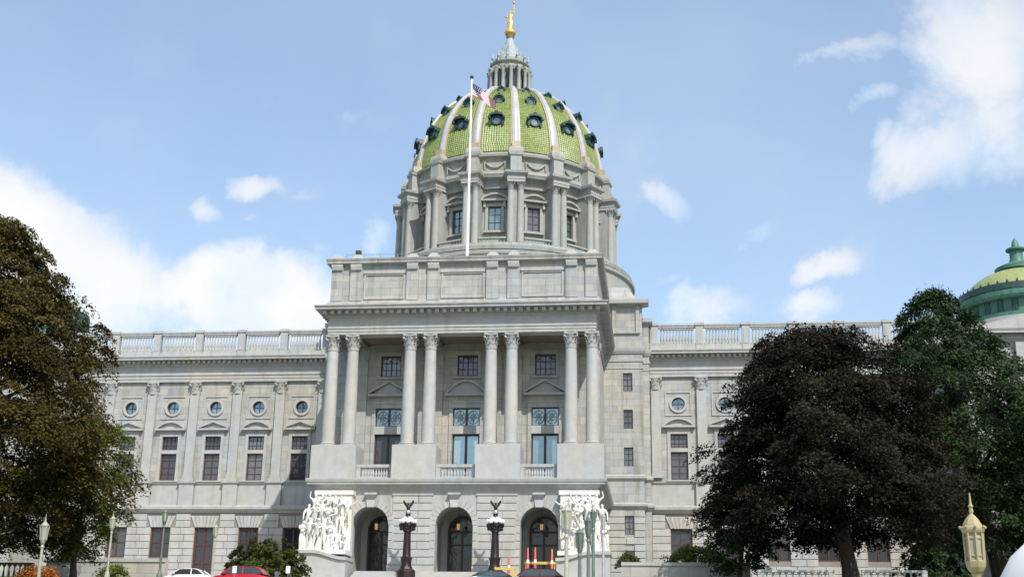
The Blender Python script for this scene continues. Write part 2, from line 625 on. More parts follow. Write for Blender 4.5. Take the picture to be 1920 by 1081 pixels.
def wall_holes(mb, x0, x1, z0, z1, y, thick, holes, back=True):
    """wall in the x,z plane facing -Y with holes: ('r',xa,xb,za,zb) ('a',cx,hw,zbase,zspring) ('c',cx,cz,r)"""
    rects = []
    for h in holes:
        if h[0] == 'r':
            rects.append((h[1], h[2], h[3], h[4]))
        elif h[0] == 'a':
            rects.append((h[1] - h[2], h[1] + h[2], h[3], h[4] + h[2]))
        else:
            rects.append((h[1] - h[3], h[1] + h[3], h[2] - h[3], h[2] + h[3]))
    xs = sorted({x0, x1, *[v for r in rects for v in r[:2]]})
    zs = sorted({z0, z1, *[v for r in rects for v in r[2:]]})
    xs = [v for v in xs if x0 - 1e-6 <= v <= x1 + 1e-6]
    zs = [v for v in zs if z0 - 1e-6 <= v <= z1 + 1e-6]
    for i in range(len(xs) - 1):
        j = 0
        while j < len(zs) - 1:
            cx = (xs[i] + xs[i + 1]) / 2

            def solid(jj):
                cz = (zs[jj] + zs[jj + 1]) / 2
                return not any(r[0] < cx < r[1] and r[2] < cz < r[3] for r in rects)
            if not solid(j):
                j += 1
                continue
            k = j
            while k + 1 < len(zs) - 1 and solid(k + 1):
                k += 1
            for yy in ((y, y + thick) if back else (y,)):
                mb.add([(xs[i], yy, zs[j]), (xs[i + 1], yy, zs[j]), (xs[i + 1], yy, zs[k + 1]), (xs[i], yy, zs[k + 1])], [(0, 1, 2, 3)])
            j = k + 1
    for h, r in zip(holes, rects):
        if h[0] == 'r':
            pts = [(r[0], r[2]), (r[1], r[2]), (r[1], r[3]), (r[0], r[3])]
            mb.add([(a, y, b) for a, b in pts] + [(a, y + thick, b) for a, b in pts], [(i, (i + 1) % 4, (i + 1) % 4 + 4, i + 4) for i in range(4)])
            continue
        N = 24
        if h[0] == 'a':
            cx, cz, rad = h[1], h[4], h[2]
            arc = [(cx + rad * math.cos(PI * k / N), cz + rad * math.sin(PI * k / N)) for k in range(N + 1)]
        else:
            cx, cz, rad = h[1], h[2], h[3]
            arc = [(cx + rad * math.cos(2 * PI * k / N), cz + rad * math.sin(2 * PI * k / N)) for k in range(N + 1)]

        def sq(p):      # outward onto the square
            dx, dz = p[0] - cx, p[1] - cz
            m = max(abs(dx), abs(dz))
            return (cx + dx / m * rad, cz + dz / m * rad)
        for k in range(N):
            a, b2 = arc[k], arc[k + 1]
            sa, sb = sq(a), sq(b2)
            mb.add([(a[0], y, a[1]), (b2[0], y, b2[1]), (sb[0], y, sb[1]), (sa[0], y, sa[1])], [(0, 1, 2, 3)])
        edge = arc if h[0] == 'c' else [(cx + rad, h[3])] + arc + [(cx - rad, h[3])]
        for a, b2 in zip(edge[:-1], edge[1:]):
            mb.add([(a[0], y, a[1]), (b2[0], y, b2[1]), (b2[0], y + thick, b2[1]), (a[0], y + thick, a[1])], [(0, 1, 2, 3)])
    return mb


# cornice section: list of (outward, z) from wall face; z relative to zt (top)
def cornice_prof(zb, zt, proj, inner=-0.4):
    h = zt - zb
    return [(inner, zb), (0.02, zb), (0.06 * proj + 0.05, zb + 0.08 * h), (0.18 * proj, zb + 0.14 * h), (0.20 * proj, zb + 0.22 * h),
            (0.30 * proj, zb + 0.24 * h), (0.30 * proj, zb + 0.62 * h), (0.95 * proj, zb + 0.62 * h), (0.95 * proj, zb + 0.76 * h),
            (0.98 * proj, zb + 0.80 * h), (1.05 * proj, zb + 0.93 * h), (1.05 * proj, zt), (inner, zt + 0.02)]


# ================================================================== THE SETTING
def ground_z(y):
    P = [(-3000, -9.8), (-102, -9.8), (-40, -3.2), (-27, -2.6), (-16, -2.48), (-6, -0.9), (-3.2, -0.75), (3000, -0.75)]
    for (a, za), (b, zb) in zip(P[:-1], P[1:]):
        if a <= y <= b:
            return za + (zb - za) * (y - a) / (b - a)
    return 0


mb = MB()
ys = [-2500, -600, -200, -102, -86, -70, -55, -40, -27, -16, -6, -3.2, 40, 200, 800, 2500]
xs = [-2500, -400, -120, -60, -30, 0, 30, 60, 120, 400, 2500]
for i, y in enumerate(ys):
    for x in xs:
        mb.v.append((x, y, ground_z(y)))
nx = len(xs)
for i in range(len(ys) - 1):
    for j in range(nx - 1):
        mb.f.append([i * nx + j, i * nx + j + 1, (i + 1) * nx + j + 1, (i + 1) * nx + j])
        mb.m.append(0)
kind(mb.build('ground', 'lawn'), 'structure')
mb = MB()
mb.add([(-70, -27, -2.594), (70, -27, -2.594), (70, -16.5, -2.479), (-70, -16.5, -2.479)], [(0, 1, 2, 3)])
kind(mb.build('driveway', 'asphalt'), 'structure')
mb = MB()
mb.add([(-23, -16.2, -2.475), (16, -16.2, -2.475), (16, -16.0, -2.47), (-23, -16, -2.47), (-23, -6, -0.89), (16, -6, -0.89), (19, -3.3, -0.745), (-23, -3.3, -0.745)], [(0, 1, 2, 3), (3, 2, 5, 4), (4, 5, 6, 7)])
kind(mb.build('plaza', 'paving'), 'structure')
for (xa, xb) in ((-50, -23.02), (19.02, 50)):
    mb = MB()
    mb.add([(xa, -3.2, -0.746), (xb, -3.2, -0.746), (xb, 19.2, -0.746), (xa, 19.2, -0.746)], [(0, 1, 2, 3)])
    kind(mb.build('pavement', 'paving'), 'structure')
mb = MB()
mb.add([(7, -102, -9.795), (24, -102, -9.795), (24, -40, -3.195), (7, -40, -3.195)], [(0, 1, 2, 3)])
kind(mb.build('path', 'paving'), 'structure')

# ================================================================== THE CAPITOL
CAP = tag(empty('capitol_building'), 'pale granite domed capitol with green tiled dome, columned portico and long balustraded wings', 'building')

# ---------------- portico basement
YB = -1.3
ARX = (-8.24, 0.0, 8.24)
mb = MB()
wall_holes(mb, -13.9, 13.9, -0.8, 8.3, YB, 1.3, [('a', x, 1.82, -0.8, 4.5) for x in ARX])
mb.add([(-13.9, YB, -0.8), (-13.9, 17, -0.8), (-13.9, 17, 8.3), (-13.9, YB, 8.3)], [(0, 1, 2, 3)])
mb.add([(13.9, YB, -0.8), (13.9, 17, -0.8), (13.9, 17, 8.3), (13.9, YB, 8.3)], [(0, 1, 2, 3)])
BAS = mb.build('portico_wall', 'plain', CAP)
# vestibule behind the arches
for x in ARX:
    mb = MB()
    N = 16
    prof = [(x + 2.15, 0.0)] + [(x + 2.15 * math.cos(PI * k / N), 4.4 + 2.15 * math.sin(PI * k / N)) for k in range(N + 1)] + [(x - 2.15, 0.0)]
    for a, b in zip(prof[:-1], prof[1:]):
        mb.add([(a[0], 0.0, a[1]), (b[0], 0.0, b[1]), (b[0], 4.2, b[1]), (a[0], 4.2, a[1])], [(0, 1, 2, 3)])
    mb.add([(p[0], 4.2, p[1]) for p in prof], [tuple(range(len(prof)))])
    mb.add([(x - 2.15, 0.0, 0.003), (x + 2.15, 0.0, 0.003), (x + 2.15, 4.2, 0.003), (x - 2.15, 4.2, 0.003)], [(0, 1, 2, 3)])
    mb.build('vestibule_vault', 'plain', CAP)
# doors at the back of the vestibule
for x in ARX:
    mb = MB()
    for (a, b) in ((-1.45, -1.28), (1.28, 1.45), (-0.09, 0.09)):
        mb.box(a, b, 3.95, 4.15, 0.01, 4.4)
    for z in (3.0, 4.3):
        mb.box(-1.275, -0.095, 3.97, 4.14, z, z + 0.16)
        mb.box(0.095, 1.275, 3.97, 4.14, z, z + 0.16)
    N = 14
    pts = [(1.45 * math.cos(PI * k / N), 4.47 + 1.45 * math.sin(PI * k / N)) for k in range(N + 1)]
    for k in range(N):
        (a, b), (c, d) = pts[k], pts[k + 1]
        mb.prism([(a, b), (c, d), (c * 0.88, 4.47 + (d - 4.47) * 0.88), (a * 0.88, 4.47 + (b - 4.47) * 0.88)], 3.96, 4.15)
    dr = mb.build('entrance_door', 'frame', CAP, (x, 0, 0))
    mb = MB()
    mb.add([(-1.44, 4.1, 0.02), (1.44, 4.1, 0.02), (1.44, 4.1, 4.47)] + [(p[0], 4.1, p[1]) for p in pts] + [(-1.44, 4.1, 4.47)], [tuple(range(3 + len(pts) + 1))])
    mb.build('pane', 'darkpane', dr)

# rusticated courses between the arches
CH = 0.735
joint = MB()
for (xa, xb) in ((-6.1, -2.15), (2.15, 6.1)):
    for k in range(9):
        z = 0.70 + k * CH
        cut = xa + (xb - xa) * (0.36 if k % 2 else 0.64)
        for (a, b) in ((xa, cut), (cut, xb)):
            inst('stone', stone_mesh(b - a - 0.05, CH - 0.07), BAS, (a + 0.025, YB, z + 0.03))
for (xa, xb) in ((-13.9, -10.4), (10.4, 13.9)):
    for k in range(9):
        z = 0.70 + k * CH
        cut = xa + (xb - xa) * (0.4 if k % 2 else 0.6)
        for (a, b) in ((xa, cut), (cut, xb)):
            inst('stone', stone_mesh(b - a - 0.05, CH - 0.07), BAS, (a + 0.025, YB, z + 0.03))
for (xa, xb) in ((-13.95, -10.06), (-6.42, -1.82), (1.82, 6.42), (10.06, 13.95)):
    MB().box(xa, xb, YB - 0.14, YB - 0.003, -0.8, 0.66).build('plinth', 'trim', BAS)
for (xa, xb) in ((-6.15, -2.1), (2.1, 6.15), (-13.9, -10.35), (10.35, 13.9)):
    MB().box(xa, xb, YB - 0.16, YB - 0.003, 7.33, 7.50).build('band', 'trim', BAS)
for x in ARX:      # arch rings of separate wedge stones, keystone bracket
    N = 15
    for k in range(N):
        a0, a1 = PI * k / N + 0.008, PI * (k + 1) / N - 0.008
        if k == N // 2:
            continue
        mb = MB()
        r0, r1 = 1.80, 2.42
        mb.prism([(r0 * math.cos(a0), 4.5 + r0 * math.sin(a0)), (r1 * math.cos(a0), 4.5 + r1 * math.sin(a0)), (r1 * math.cos(a1), 4.5 + r1 * math.sin(a1)), (r0 * math.cos(a1), 4.5 + r0 * math.sin(a1))], YB - 0.10, YB + 0.02)
        mb.build('voussoir', 'rust', BAS, (x, 0, 0))
    for sgn in (-1, 1):
        for k in range(5):
            z = 0.70 + k * 0.76
            inst('stone', stone_mesh(0.52, 0.70, 0.10), BAS, (x + (1.84 if sgn > 0 else -2.36), YB, z + 0.03))
    mb = MB()
    mb.loft([[(x - 0.34, YB - 0.3, 6.18), (x + 0.34, YB - 0.3, 6.18), (x + 0.34, YB + 0.02, 6.18), (x - 0.34, YB + 0.02, 6.18)],
             [(x - 0.50, YB - 0.22, 7.05), (x + 0.50, YB - 0.22, 7.05), (x + 0.50, YB + 0.02, 7.05), (x - 0.50, YB + 0.02, 7.05)],
             [(x - 0.52, YB - 0.52, 7.35), (x + 0.52, YB - 0.52, 7.35), (x + 0.52, YB + 0.02, 7.35), (x - 0.52, YB + 0.02, 7.35)]])
    mb.box(x - 0.60, x + 0.60, YB - 0.58, YB + 0.02, 7.353, 7.55)
    mb.build('keystone', 'trim', BAS)

# balcony slab wraps the portico
mb = MB()
PATH = [(-13.9, 16.99), (-13.9, YB), (13.9, YB), (13.9, 16.99)]
mb.sweep([(-0.6, 7.95), (0.02, 7.95), (0.10, 8.05), (0.25, 8.12), (0.30, 8.30), (0.72, 8.34), (0.72, 8.50), (0.80, 8.56), (0.86, 8.80), (0.86, 8.92), (-0.6, 8.92)], PATH)
mb.box(-13.35, 13.35, -0.75, 16.9, 8.6, 8.9)
mb.build('balcony_slab', 'trim', CAP)

# pedestals and columns
PX = (-12.25, -4.16, 4.16, 12.25)
for i, x in enumerate(PX):
    hw = 1.9 if i in (1, 2) else 1.97
    mb = MB()
    mb.sweep([(0, 8.925), (0.10, 8.925), (0.10, 9.3), (0.02, 9.4), (0, 9.42), (0, 11.80), (0.05, 11.84), (0.16, 11.95), (0.18, 12.16), (0.10, 12.28), (-0.3, 12.28), (-0.3, 8.925)],
             [(x + hw, 1.3), (x - hw, 1.3), (x - hw, -1.28), (x + hw, -1.28)][::-1], True)
    mb.box(x - hw + 0.2, x + hw - 0.2, -1.1, 1.1, 11.5, 12.29)
    mb.build('pedestal', 'column', CAP)


def shaft_prof(r0, r1, z0, z1, n=10):
    p = []
    for k in range(n + 1):
        t = k / n
        p.append((r0 + (r1 - r0) * (max(0, t - 0.25) / 0.75) ** 1.6, z0 + (z1 - z0) * t))
    return p


def base_mesh(r, h, name='column_base', mat='column'):
    mb = MB()
    s = r * 1.36
    mb.box(-s, s, -s, s, 0, h * 0.32)
    mb.lathe([(r * 1.32, h * 0.32), (r * 1.36, h * 0.44), (r * 1.30, h * 0.56), (r * 1.12, h * 0.62), (r * 1.12, h * 0.70), (r * 1.22, h * 0.78), (r * 1.18, h * 0.90), (r * 1.02, h)], 24)
    return mb.mesh(name, mat, True)


def capital_mesh(r, h, mat='column', name='capital', n=24):
    """leafy capital: flaring bell, two rows of curling leaves, corner scrolls and a concave abacus"""
    mb = MB()
    mb.lathe([(r * 1.06, 0), (r * 1.10, 0.04 * h), (r * 1.0, 0.07 * h), (r * 0.98, 0.5 * h), (r * 1.12, 0.75 * h), (r * 1.32, 0.86 * h)], n)
    for row, (za, zb, out, off) in enumerate(((0.05, 0.42, 0.24, 0), (0.30, 0.70, 0.34, PI / 8))):
        for k in range(8):
            a = off + 2 * PI * k / 8
            hwid = r * 0.33
            rings = []
            for (t, o, w) in ((0, 0.03, 0.9), (0.55, 0.07, 1.0), (0.85, 0.20, 0.85), (1.0, 0.33, 0.5), (0.90, 0.40, 0.3)):
                z = h * (za + (zb - za) * t)
                rr = r * (1.0 + o * (1.0 if row == 0 else 1.35))
                ring = []
                for (du, dr) in ((-1, 0), (0, 0.06), (1, 0), (0, -0.10)):
                    ring.append(((rr + dr * r) * math.sin(a) + du * hwid * w * math.cos(a), -(rr + dr * r) * math.cos(a) + du * hwid * w * math.sin(a), z))
                rings.append(ring)
            mb.loft(rings)
    for k in range(4):
        a = PI / 4 + PI / 2 * k
        ca, sa = math.cos(a), math.sin(a)
        N = 10
        cr = r * 1.55
        pts = []
        for t in range(N):
            an = 2 * PI * t / N
            pts.append((cr + r * 0.24 * math.cos(an), h * 0.76 + r * 0.24 * math.sin(an)))
        vs = [(p[0] * sa + q * ca, -p[0] * ca + q * sa, p[1]) for q in (-r * 0.13, r * 0.13) for p in pts]
        mb.add(vs, [tuple(range(N)), tuple(range(2 * N - 1, N - 1, -1))] + [(i, (i + 1) % N, (i + 1) % N + N, i + N) for i in range(N)])
        mb.tube([(r * 1.0 * sa, -r * 1.0 * ca, h * 0.5), (r * 1.25 * sa, -r * 1.25 * ca, h * 0.70), (cr * sa, -cr * ca, h * 0.86)], [r * 0.10, r * 0.10, r * 0.14], 5)
    ring = []
    for k in range(4):
        a = PI / 4 + PI / 2 * k
        a2 = a + PI / 4
        for (an, rr) in ((a - 0.10, 1.80), (a + 0.10, 1.80), (a2 - 0.25, 1.30), (a2, 1.24), (a2 + 0.25, 1.30)):
            ring.append((r * rr * math.sin(an), -r * rr * math.cos(an)))
    mb.loft([[(x * 0.96, y * 0.96, h * 0.87) for x, y in ring], [(x, y, h * 0.93) for x, y in ring], [(x, y, h) for x, y in ring]])
    return mb.mesh(name, mat, True, 40)


R0, R1 = 0.665, 0.555
ZS0, ZS1 = 12.70, 22.15
mb = MB()
mb.lathe(shaft_prof(R0, R1, ZS0, ZS1), 32)
shaft_me = mb.mesh('column', 'column', True)
cap_me = capital_mesh(R1, 1.62)
base_me = base_mesh(R0, 0.42)
COLX = [s * (p + q) for p in (4.16, 12.25) for q in (-1.054, 1.054) for s in (-1, 1)]
for x in sorted(COLX):
    c = inst('column', shaft_me, CAP, (x, 0, 0))
    inst('capital', cap_me, c, (0, 0, ZS1))
    inst('column_base', base_me, c, (0, 0, 12.282))
# side columns behind the end pairs, seen edge on
# loggia back wall, antae, ceiling
YL = 4.7
mb = MB()
holes = []
for x in (-8.2, 0, 8.2):
    holes += [('r', x - 1.42, x + 1.42, 8.9, 14.4), ('r', x - 1.42, x + 1.42, 15.25, 17.15), ('r', x - 1.08, x + 1.08, 20.55, 22.8)]
wall_holes(mb, -13.75, 13.75, 8.9, 26.2, YL, 0.5, holes)
for s in (-1, 1):
    mb.box(min(s * 13.75, s * 13.2), max(s * 13.75, s * 13.2), YL + 0.003, 17.0, 8.9, 26.2)
LOG = mb.build('loggia_wall', 'loggia', CAP)
mb = MB()
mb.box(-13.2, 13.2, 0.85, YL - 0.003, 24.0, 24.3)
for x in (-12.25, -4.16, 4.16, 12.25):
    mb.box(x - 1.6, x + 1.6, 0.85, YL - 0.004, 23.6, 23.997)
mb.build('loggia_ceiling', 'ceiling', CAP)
pil_me = MB().box(-0.56, 0.56, -0.28, 0, 8.92, 22.15).mesh('pilaster', 'loggia')
for x in sorted(COLX):
    p = inst('pilaster', pil_me, CAP, (x, YL - 0.002, 0))
    inst('capital', cap_me, p, (0, 0.0, ZS1), 0, (0.95, 0.45, 1.0))


# windows of the loggia
def frame_mesh(name, hw, z0, z1, nx, nz, mat, w=0.11, bar=0.05, d=0.12, y=0.30, extra=None):
    mb = MB()
    mb.box(-hw + 0.003, -hw + w, y - d, y, z0 + 0.003, z1 - 0.003)
    mb.box(hw - w, hw - 0.003, y - d, y, z0 + 0.003, z1 - 0.003)
    mb.box(-hw + w, hw - w, y - d, y, z1 - w, z1 - 0.003)
    mb.box(-hw + w, hw - w, y - d, y, z0 + 0.003, z0 + w)
    for i in range(1, nx):
        x = -hw + 2 * hw * i / nx
        b = bar * (1.8 if (nx % 2 == 0 and i == nx // 2) else 1)
        mb.box(x - b / 2, x + b / 2, y - d * 0.8, y - 0.01, z0 + w, z1 - w)
    for i in range(1, nz):
        z = z0 + (z1 - z0) * i / nz
        mb.box(-hw + w, hw - w, y - d * 0.6, y - 0.012, z - bar / 2, z + bar / 2)
    if extra:
        extra(mb)
    return mb.mesh(name, mat)


def pane_mesh(hw, z0, z1, mat, y=0.29):
    return MB().box(-hw + 0.02, hw - 0.02, y, y + 0.03, z0 + 0.02, z1 - 0.02).mesh('pane', mat)


def pediment(mb, cx, hw, z0, z1, y, d, seg=False):
    mb.box(cx - hw, cx + hw, y - d, y, z0, z0 + 0.22)
    if seg:
        N = 14
        w = hw * 0.98
        top = []
        for k in range(N + 1):
            t = -1 + 2 * k / N
            top.append((cx + w * t, z0 + 0.25 + (z1 - z0 - 0.25) * (1 - t * t)))
        for a, b in zip(top[:-1], top[1:]):
            mb.prism([(a[0], a[1]), (b[0], b[1]), (b[0], b[1] - 0.22), (a[0], a[1] - 0.22)], y - d * 0.98, y)
        mb.add([(cx - w, y - d * 0.35, z0 + 0.2)] + [(p[0], y - d * 0.35, p[1] - 0.15) for p in top] + [(cx + w, y - d * 0.35, z0 + 0.2)], [tuple(range(N + 3))])
    else:
        for s in (-1, 1):
            mb.prism([(cx + s * hw, z0 + 0.223), (cx + s * hw, z0 + 0.42), (cx, z1), (cx, z1 - 0.22)], y - d * 0.98, y)
        mb.add([(cx - hw * 0.9, y - d * 0.35, z0 + 0.2), (cx + hw * 0.9, y - d * 0.35, z0 + 0.2), (cx, y - d * 0.35, z1 - 0.15)], [(0, 1, 2)])


def grille(mb):
    for cx in (-0.68, 0.68):
        for k in range(8):
            a = PI * k / 4
            mb.tube([(cx, 0.16, 16.2), (cx + 0.55 * math.cos(a), 0.16, 16.2 + 0.72 * math.sin(a))], [0.03, 0.03], 4)
        N = 14
        for rr in (0.28, 0.55):
            pts = [(cx + rr * math.cos(2 * PI * k / N), 0.16, 16.2 + rr * 1.25 * math.sin(2 * PI * k / N)) for k in range(N + 1)]
            mb.tube(pts, [0.03] * len(pts), 4)


door_fr = frame_mesh('balcony_door', 1.42, 8.93, 14.4, 2, 1, 'frame', 0.16, 0.14)
door_pn = pane_mesh(1.42, 8.93, 14.4, 'bluepane')
door_pd = pane_mesh(1.42, 8.93, 14.4, 'darkpane')
tr_fr = frame_mesh('transom_window', 1.42, 15.25, 17.15, 2, 1, 'frame', 0.10, 0.12)
tr_pn = pane_mesh(1.42, 15.25, 17.15, 'bluepane')
gm = MB()
grille(gm)
tr_gr = gm.mesh('grille', 'grille')
up_fr = frame_mesh('loggia_window', 1.08, 20.55, 22.8, 4, 3, 'frame', 0.12, 0.06)
up_pn = pane_mesh(1.08, 20.55, 22.8, 'pane')
mb = MB()
for (a, b) in ((-1.80, -1.43), (1.43, 1.80)):
    mb.box(a, b, -0.14, -0.003, 8.92, 17.6)
mb.box(-1.42, 1.42, -0.16, 0.12, 14.41, 15.24)
mb.box(-1.85, 1.85, -0.12, -0.003, 17.17, 17.58)
mb.box(-1.95, 1.95, -0.10, -0.003, 17.62, 18.35)
sur_a = mb.mesh('surround', 'loggia')
mb = MB()
for (a, b) in ((-1.45, -1.09), (1.09, 1.45)):
    mb.box(a, b, -0.12, -0.003, 20.5, 23.2)
mb.box(-1.085, 1.085, -0.12, -0.003, 22.82, 23.2)
mb.box(-1.5, 1.5, -0.2, -0.003, 20.25, 20.5)
sur_b = mb.mesh('surround', 'loggia')
for i, x in enumerate((-8.2, 0, 8.2)):
    d = inst('balcony_door', door_fr, CAP, (x, YL, 0))
    inst('pane', door_pd if i == 0 else door_pn, d)
    inst('surround', sur_a, d)
    mb = MB()
    pediment(mb, 0, 2.2, 18.37, 20.05, 0, 0.70, i == 1)
    mb.build('pediment', 'trim', d)
    t = inst('transom_window', tr_fr, CAP, (x, YL, 0))
    inst('pane', tr_pn, t)
    inst('grille', tr_gr, t)
    u = inst('loggia_window', up_fr, CAP, (x, YL, 0))
    inst('pane', up_pn, u)
    inst('surround', sur_b, u)


# balustrades
def baluster_mesh(h, r, mat='trim', n=8):
    mb = MB()
    mb.box(-r, r, -r, r, 0, h * 0.08)
    mb.lathe([(r * 0.75, h * 0.08), (r * 0.55, h * 0.15), (r * 1.0, h * 0.33), (r * 0.85, h * 0.45), (r * 0.45, h * 0.70), (r * 0.45, h * 0.80), (r * 0.8, h * 0.88), (r * 0.8, h * 0.92)], n)
    mb.box(-r, r, -r, r, h * 0.92, h)
    return mb.mesh('baluster', mat, True, 50)


bal_a = baluster_mesh(0.98, 0.14)
for (xa, xb) in ((-10.2, -6.1), (-2.2, 2.2), (6.1, 10.2)):
    mb = MB()
    mb.box(xa + 0.02, xb - 0.02, -0.98, -0.62, 8.93, 9.15)
    mb.box(xa + 0.02, xb - 0.02, -1.0, -0.6, 10.13, 10.42)
    for s in (xa + 0.15, xb - 0.62):
        mb.box(s, s + 0.47, -0.97, -0.63, 9.153, 10.127)
    b = mb.build('balustrade', 'trim', CAP)
    n = 10
    for k in range(n):
        inst('baluster', bal_a, b, (xa + 0.85 + (xb - xa - 1.7) * k / (n - 1), -0.8, 9.15))

# entablature, cornice, modillions
mb = MB()
EP = [(-13.75, 16.98), (-13.75, -0.75), (13.75, -0.75), (13.75, 16.98)]
mb.sweep([(-1.5, 23.78), (0.0, 23.78), (0.0, 24.06), (0.05, 24.07), (0.05, 24.34), (0.12, 24.40), (0.12, 24.48), (0.02, 24.52), (0.02, 25.55), (-1.5, 25.55)], EP)
mb.sweep(cornice_prof(25.553, 26.62, 1.25, -1.5), EP)
ENT = mb.build('entablature', 'plain', CAP)
modi = MB().box(-0.20, 0.20, -0.52, 0.0, 0.0, 0.41).mesh('modillion', 'plain')
n = 37
for k in range(n):
    inst('modillion', modi, ENT, (-14.0 + 28.0 * k / (n - 1), -1.10, 25.802))
for k in range(20):
    for s in (-1, 1):
        inst('modillion', modi, ENT, (s * 14.10, 0.2 + k * 0.8, 25.802), s * PI / 2)
dent = MB()
for k in range(84):
    x = -14.0 + 28.0 * k / 83
    dent.box(x - 0.09, x + 0.09, -1.07, -0.9, 25.69, 25.80)
dent.build('dentil_course', 'plain', ENT)

# attic storey
mb = MB()
mb.box(-13.9, 13.9, 0.0, 22.0, 26.0, 31.6)
AP = [(-13.9, 22.0), (-13.9, 0.0), (13.9, 0.0), (13.9, 22.0)]
mb.sweep([(-0.5, 26.63), (0.32, 26.63), (0.32, 27.25), (0.22, 27.32), (0.16, 27.5), (0.02, 27.52), (-0.5, 27.52)], AP)
mb.sweep([(-1.0, 31.45), (0.10, 31.45), (0.16, 31.50), (0.50, 31.56), (0.50, 31.76), (0.55, 31.82), (0.60, 32.0), (0.60, 32.06), (-1.0, 32.08)], AP)
ATT = mb.build('attic', 'wall', CAP)
mb = MB()
mb.box(-13.2, 13.2, 0.7, 21.5, 31.7, 32.3)
mb.build('attic_roof', 'lead', ATT)
strip = MB().box(-0.62, 0.62, -0.22, -0.003, 27.525, 31.44).mesh('attic_pilaster', 'wall')
brk = MB().loft([[(-0.55, -0.42, 30.85), (0.55, -0.42, 30.85), (0.55, -0.225, 30.80), (-0.55, -0.225, 30.80)], [(-0.58, -0.50, 31.2), (0.58, -0.50, 31.2), (0.58, -0.225, 31.2), (-0.58, -0.225, 31.2)], [(-0.60, -0.52, 31.44), (0.60, -0.52, 31.44), (0.60, -0.225, 31.44), (-0.60, -0.225, 31.44)]]).mesh('bracket', 'column')
for x in (3.08, 5.28, 11.25, 13.28):
    for s in (-1, 1):
        inst('pilaster', strip, ATT, (s * x, 0, 0))
        inst('bracket', brk, ATT, (s * x, 0, 0))
for (xa, xb) in ((-10.4, -6.1), (-2.25, 2.25), (6.1, 10.4)):
    mb = MB()
    for (a, b, c, d) in ((xa, xb, 27.7, 27.86), (xa, xb, 30.28, 30.45), (xa, xa + 0.16, 27.863, 30.277), (xb - 0.16, xb, 27.863, 30.277)):
        mb.box(a, b, -0.11, -0.003, c, d)
    mb.box(xa - 0.05, xb + 0.05, -0.2, -0.003, 30.45, 30.75)
    mb.build('panel_frame', 'plain', ATT)
for x in (-12.3, -4.2, 4.2, 12.3):
    for dx in (-1.1, 1.1):
        mb = MB()
        mb.loft([[(x + dx - 0.75, -0.2, 32.09), (x + dx + 0.75, -0.2, 32.09), (x + dx + 0.75, 0.7, 32.09), (x + dx - 0.75, 0.7, 32.09)],
                 [(x + dx - 0.3, -0.1, 32.62), (x + dx + 0.3, -0.1, 32.62), (x + dx + 0.3, 0.6, 32.62), (x + dx - 0.3, 0.6, 32.62)]])
        mb.build('parapet_block', 'column', ATT)
mb = MB()
mb.box(-11.55, -11.0, 0.1, 0.6, 32.75, 33.15)
mb.tube([(-11.27, 0.35, 32.3), (-11.27, 0.35, 32.76)], [0.05, 0.05], 6)
mb.build('floodlight', 'frame', ATT)
mb = MB()     # thin roof rail
for k in range(15):
    x = -13.0 + 26.0 * k / 14
    mb.tube([(x, 2.0, 32.2), (x, 2.0, 33.3)], [0.03, 0.03], 4)
for z in (32.85, 33.3):
    mb.tube([(-13.0, 2.0, z), (13.0, 2.0, z)], [0.025, 0.025], 4)
mb.build('roof_rail', 'lead', ATT)

